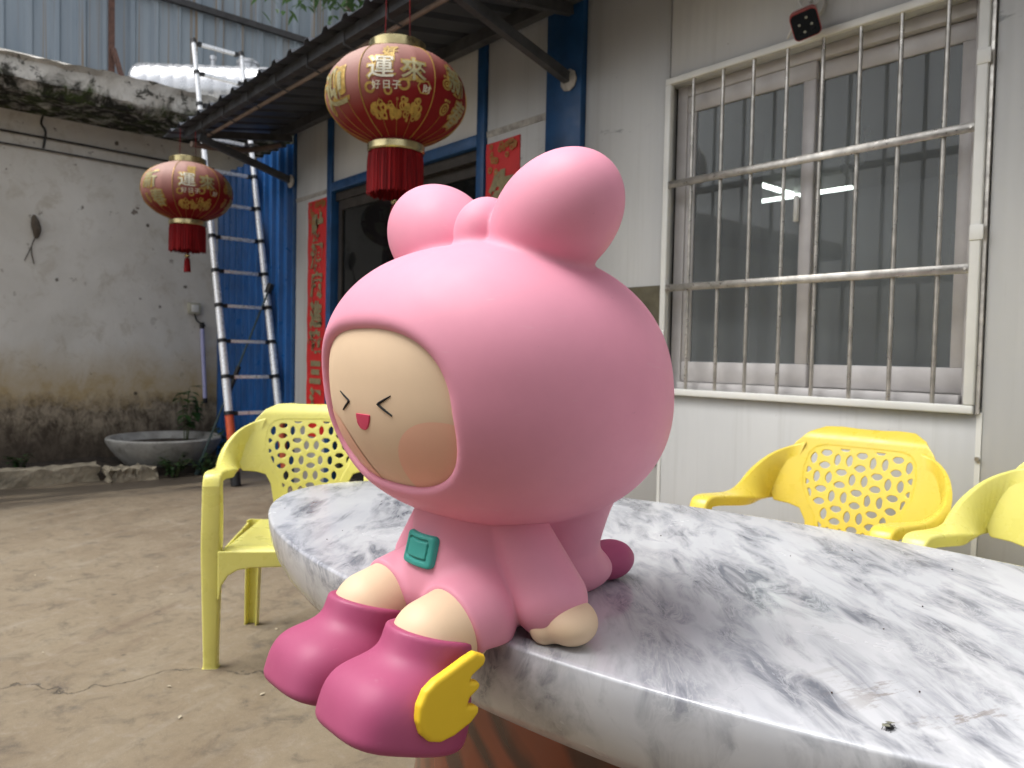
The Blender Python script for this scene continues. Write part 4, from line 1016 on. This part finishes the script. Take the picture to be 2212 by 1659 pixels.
# tree behind the house, only its lowest leaves reach into view
tr = thing('broadleaf_tree', 'leafy tree behind the awning whose lowest leaves hang into the top of view', 'tree', (-7.4, 7.6, 0))
M_BARK = plain('grey bark', (.10, .08, .06), .95, var=.4, bump=.8, bscale=20, bdist=.02)
tube('trunk', catmull([(0, 0, 0), (.05, -.1, 1.6), (-.05, .0, 3.4), (0.1, -.3, 5.2)], 14), np.linspace(.17, .09, 14), M_BARK, tr, 12)
limbs = []; lv = []; rt = np.random.default_rng(21)
ends = [(.55, -4.2, 4.58), (.95, -4.0, 4.48), (1.3, -3.8, 4.62), (-1.6, -2.6, 6.6), (1.8, -1.2, 6.8), (-1.4, 1.5, 6.5), (.6, 2.0, 7.0), (.1, -1.2, 7.6), (-2.4, -.6, 6.2), (2.2, -2.8, 6.2), (-.4, -3.2, 6.0)]
for e in ends:
    e = np.array(e); P = catmull([(0.05, -.15, 4.2), np.array((.05, -.15, 4.2))*.5+e*.5+np.array((0, 0, .7)), e], 9); limbs.append(tube_vf(P, np.linspace(.06, .008, 9), 6))
    near = e[1] < -3.6
    for k in range(190 if near else 420):
        c = e+rt.normal(0, .20 if near else .55, 3)*np.array((1.2, 1, .55 if near else .8)); az = rt.uniform(0, 6.28)
        lv.append(leaf_vf(c, (math.cos(az), math.sin(az), rt.uniform(-.8, .3)), rt.uniform(.07, .13), rt.uniform(.03, .05), (0, 0, 1), .3))
mesh('branches', *merge(limbs), M_BARK, tr, 60); mesh('crown', *merge(lv), M_LEAF, tr, 60)

# ------------------------------------------------------------------ camera on the wall
M_CAMR = plain('red camera shell', (.30, .035, .03), .4); M_GLB = plain('glossy black face', (.004, .005, .007), .35, var=.1, spec=.12); M_LENS = plain('pale lens', (.20, .20, .15), .2, var=.2); M_CW = plain('white camera plastic', (.58, .57, .55), .4, var=.06)
cc = thing('security_camera', 'small red and white security camera mounted above the barred window', 'camera', (-1.45, YW, 2.40))
def loc_(p): return (p[0]+1.45, p[1]-YW, p[2]-2.40)
tube('mount', [loc_((-1.45, YW-.001, 2.395)), loc_((-1.45, YW-.022, 2.395))], .045, M_CW, cc, 24)
hp = np.array(loc_((-1.415, YW-.13, 2.292))); fd = np.array((.42, -.72, -.55)); fd /= np.linalg.norm(fd)
tube('arm', [loc_((-1.45, YW-.02, 2.39)), loc_((-1.45, YW-.06, 2.365)), hp-fd*.05], .018, M_CW, cc, 12)
hd = bpy.data.objects.new('head', None); 
def headbox(name, hx, hy, y0, y1, bev, mat):
    bm = bmesh.new(); bmesh.ops.create_cube(bm, size=2); 
    for v in bm.verts: v.co = Vector((v.co.x*hx, v.co.y*hy, y0 if v.co.z < 0 else y1))
    bmesh.ops.bevel(bm, geom=[e for e in bm.edges if abs(e.verts[0].co.z-e.verts[1].co.z) > 1e-6], offset=bev, segments=5, affect='EDGES', profile=.5)
    q = Vector(fd).to_track_quat('Z', 'Y').to_matrix() @ Matrix.Rotation(math.radians(18), 3, 'Z')
    for v in bm.verts: v.co = q @ v.co + Vector(hp)
    me = bpy.data.meshes.new(name); bm.to_mesh(me); bm.free(); me.shade_smooth(); me.set_sharp_from_angle(angle=math.radians(40)); me.materials.append(mat); return link(bpy.data.objects.new(name, me), cc), q
bpy.data.objects.remove(hd)
headbox('shell_back', .042, .042, -.075, -.018, .018, M_CW); headbox('shell', .047, .047, -.018, .034, .018, M_CAMR); fo, q = headbox('front_face', .044, .044, .034, .0355, .016, M_GLB)
for (a, b) in ((-.020, .006), (.008, .023), (.020, -.004), (-.008, -.022)):
    c = Vector(hp)+q @ Vector((a, b, .0357)); d = q @ Vector((0, 0, 1)); mesh('lens', *tube_vf([c, c+d*.0012], .0048, 12), M_LENS, fo)
a0 = Vector(hp)+q @ Vector((-.03, .01, -.03)); tube('antenna', [a0, Vector(loc_((-1.50, YW-.10, 2.268)))], [.008, .0045], M_CW, cc, 8)
cab = catmull([loc_(p) for p in ((-1.44, YW-.03, 2.43), (-1.49, YW-.05, 2.45), (-1.47, YW-.06, 2.39), (-1.43, YW-.07, 2.372), (-1.39, YW-.06, 2.40), (-1.40, YW-.05, 2.45), (-1.45, YW-.03, 2.50), (-1.46, YW-.02, 2.66))], 40)
tube('cable', cab, .0045, M_CW, cc, 8); tube('cable_plug', [loc_((-1.405, YW-.05, 2.44)), loc_((-1.385, YW-.06, 2.40))], .011, M_CW, cc, 10); tube('cable_plug', [loc_((-1.46, YW-.05, 2.46)), loc_((-1.43, YW-.065, 2.39))], .008, M_CW, cc, 10)

# ------------------------------------------------------------------ things on the plaster wall
M_WIRE = plain('black cable', (.03, .029, .028), .7)
def wire(P, rad, label, n=30): return tag(tube('wall_cable', catmull(P, n), rad, M_WIRE, None, 6), label, 'cable', 'cables on the plaster wall')
wire([(-7.72, -3, 2.92), (-7.72, -1, 2.875), (-7.72, 1, 2.887), (-7.72, 2.36, 2.868), (-7.72, 2.75, 2.87)], .009, 'upper black cable strung along the plaster wall under the ledge')
wire([(-7.72, -3, 2.80), (-7.72, -1, 2.77), (-7.72, 1, 2.782), (-7.72, 2.2, 2.765), (-7.72, 2.75, 2.77)], .0075, 'lower black cable strung along the plaster wall under the ledge')
wire([(-7.735, 1.285, 3.07), (-7.72, 1.27, 3.0), (-7.70, 1.30, 2.93), (-7.71, 1.283, 2.79)], .010, 'short dark wire stub hanging down across the two wall cables', 10)
M_BOX = plain('yellowed socket plastic', (.48, .46, .36), .5)
sb = thing('socket_box', 'yellowed plastic socket box on the plaster wall beside the blue corrugated wall', 'socket', (-7.75, 2.57, 1.48))
box('cover', (.0, -.06, -.055), (.035, .06, .055), M_BOX, sb, .006); box('socket_face', (.0352, -.035, -.035), (.040, .035, .035), M_TRIM, sb, .003)
tube('lead', catmull([(.02, .0, -.055), (.03, .02, -.12), (.04, .07, -.15), (.04, .10, -.17)], 12), .008, M_WIRE, sb, 6)
lt = thing('tube_lamp', 'unlit pale violet tube lamp standing upright at the wall corner', 'lamp', (-7.70, 2.665, .545))
M_VIO = plain('pale violet tube', (.50, .50, .78), .35, var=.05); tube('tube', [(0, 0, .05), (-.005, -.03, .74)], .019, M_VIO, lt, 12); tube('cap', [(0, .002, 0), (0, 0, .05)], .022, M_BLK, lt, 10); tube('cap', [(-.005, -.03, .74), (-.005, -.032, .80)], .022, M_BLK, lt, 10)
pole = thing('thin_pole', 'thin dark green pole leaning from the ground to the blue wall behind the ladder', 'pole', (-6.69, 2.25, 0))
M_PG = plain('dark green pole paint', (.05, .085, .085), .5); d = np.array((-6.30, 2.72, 1.62))-np.array((-6.69, 2.25, 0)); tube('shaft', [(0, 0, .03), d], .008, M_PG, pole, 8); tube('tip', [(0, 0, 0), d*.06], .022, M_PG, pole, 8); tube('grip', [d*.42, d*.58], .020, M_BLK, pole, 8); tube('knob', [d*.97, d*1.02], .03, M_BLK, pole, 8)
ns = thing('dry_nest', 'dark dried root hanging on the plaster wall left of the small lantern', 'nest', (-7.75, 1.215, 2.07))
tube('clump', catmull([(.02, 0, .14), (.035, .01, .06), (.03, .02, 0), (.02, .015, -.06)], 12), [.01, .02, .028, .034, .036, .038, .036, .034, .03, .025, .018, .01], M_STEM if False else M_BARK, ns, 8); tube('root', catmull([(.02, .01, -.05), (.02, -.02, -.15), (.015, .0, -.28)], 8), .005, M_BARK, ns, 5); tube('root', catmull([(.02, .01, -.05), (.02, -.03, -.16), (.015, -.07, -.26)], 8), .004, M_BARK, ns, 5)

# ------------------------------------------------------------------ small things
fl = thing('dead_fly', 'black dead fly lying on the marble table top near the front edge', 'fly', (0, 0, 0)); fl.location = (-.288, .722, .7422)
M_FLY = plain('fly black', (.006, .006, .006), .4); V, F = lathe_vf([(.0005, -.0045), (.002, -.003), (.0026, 0), (.0022, .003), (.0008, .005)], 10); mesh('body', [(v[2], v[0], v[1]+.0026) for v in V], F, M_FLY, fl, 60)
for s in (-1, 1): mesh('wing', [(0, 0, .005), (.004, s*.006, .0055), (-.003, s*.0075, .004), (-.005, s*.003, .0045)], [(0, 1, 2, 3)], M_LENS, fl)
for k in range(6): s = -1 if k % 2 else 1; tube('leg', [(-.002+.002*(k//2), 0, .002), (-.003+.003*(k//2), s*.004, .004), (-.004+.004*(k//2), s*.006, .0)], .0003, M_FLY, fl, 4)
M_CRUMB = plain('brown crumb', (.07, .04, .03), .8)
parts = []; rc = np.random.default_rng(2)
for k in range(34):
    u, v = rc.uniform(-.9, .95)*TA, rc.uniform(-.9, .9)*TB
    if (u/TA)**2+(v/TB)**2 > .9: continue
    c, s = math.cos(TR), math.sin(TR); X, Y = TC[0]+u*c-v*s, TC[1]+u*s+v*c
    if abs(X-FX) < .22 and Y < .93: continue
    L = rc.uniform(.0012, .004); a = rc.uniform(0, 3.14); parts.append(tube_vf([(X, Y, .7432), (X+L*math.cos(a), Y+L*math.sin(a), .7433)], rc.uniform(.0005, .0010), 5))
tag(mesh('table_crumbs', *merge(parts), M_CRUMB), kind='stuff')
M_CHIP = plain('dry leaf scrap', (.42, .36, .26), .8, var=.3)
parts = []
for k in range(120):
    X, Y = rc.uniform(-6.2, -1.2), rc.uniform(-1.6, 2.2); L = rc.uniform(.004, .022); a = rc.uniform(0, 6.28); parts.append(leaf_vf((X, Y, .003), (math.cos(a), math.sin(a), rc.uniform(0, .25)), L, L*.5, (0, 0, 1), .05))
tag(mesh('ground_litter', *merge(parts), M_CHIP), kind='stuff')

# ------------------------------------------------------------------ open shed behind the camera (seen in the window glass)
sh = thing('open_shed', 'open steel shed standing across the yard, seen mirrored in the window glass', 'shed')
M_SHEDW = plain('grey shed wall', (.16, .165, .165), .8, var=.2); M_SHEDR = plain('grey shed roof', (.13, .135, .14), .6, var=.15)
box('back_wall', (-1.5, -7.1, 0), (9, -7.0, 3.4), M_SHEDW, sh); box('roof', (-1.7, -7.3, 3.42), (9.2, -1.5, 3.50), M_SHEDR, sh)
for x in (-1.4, 1.2, 3.8): box('post', (x, -1.75, 0), (x+.1, -1.65, 3.42), M_BEAM, sh)
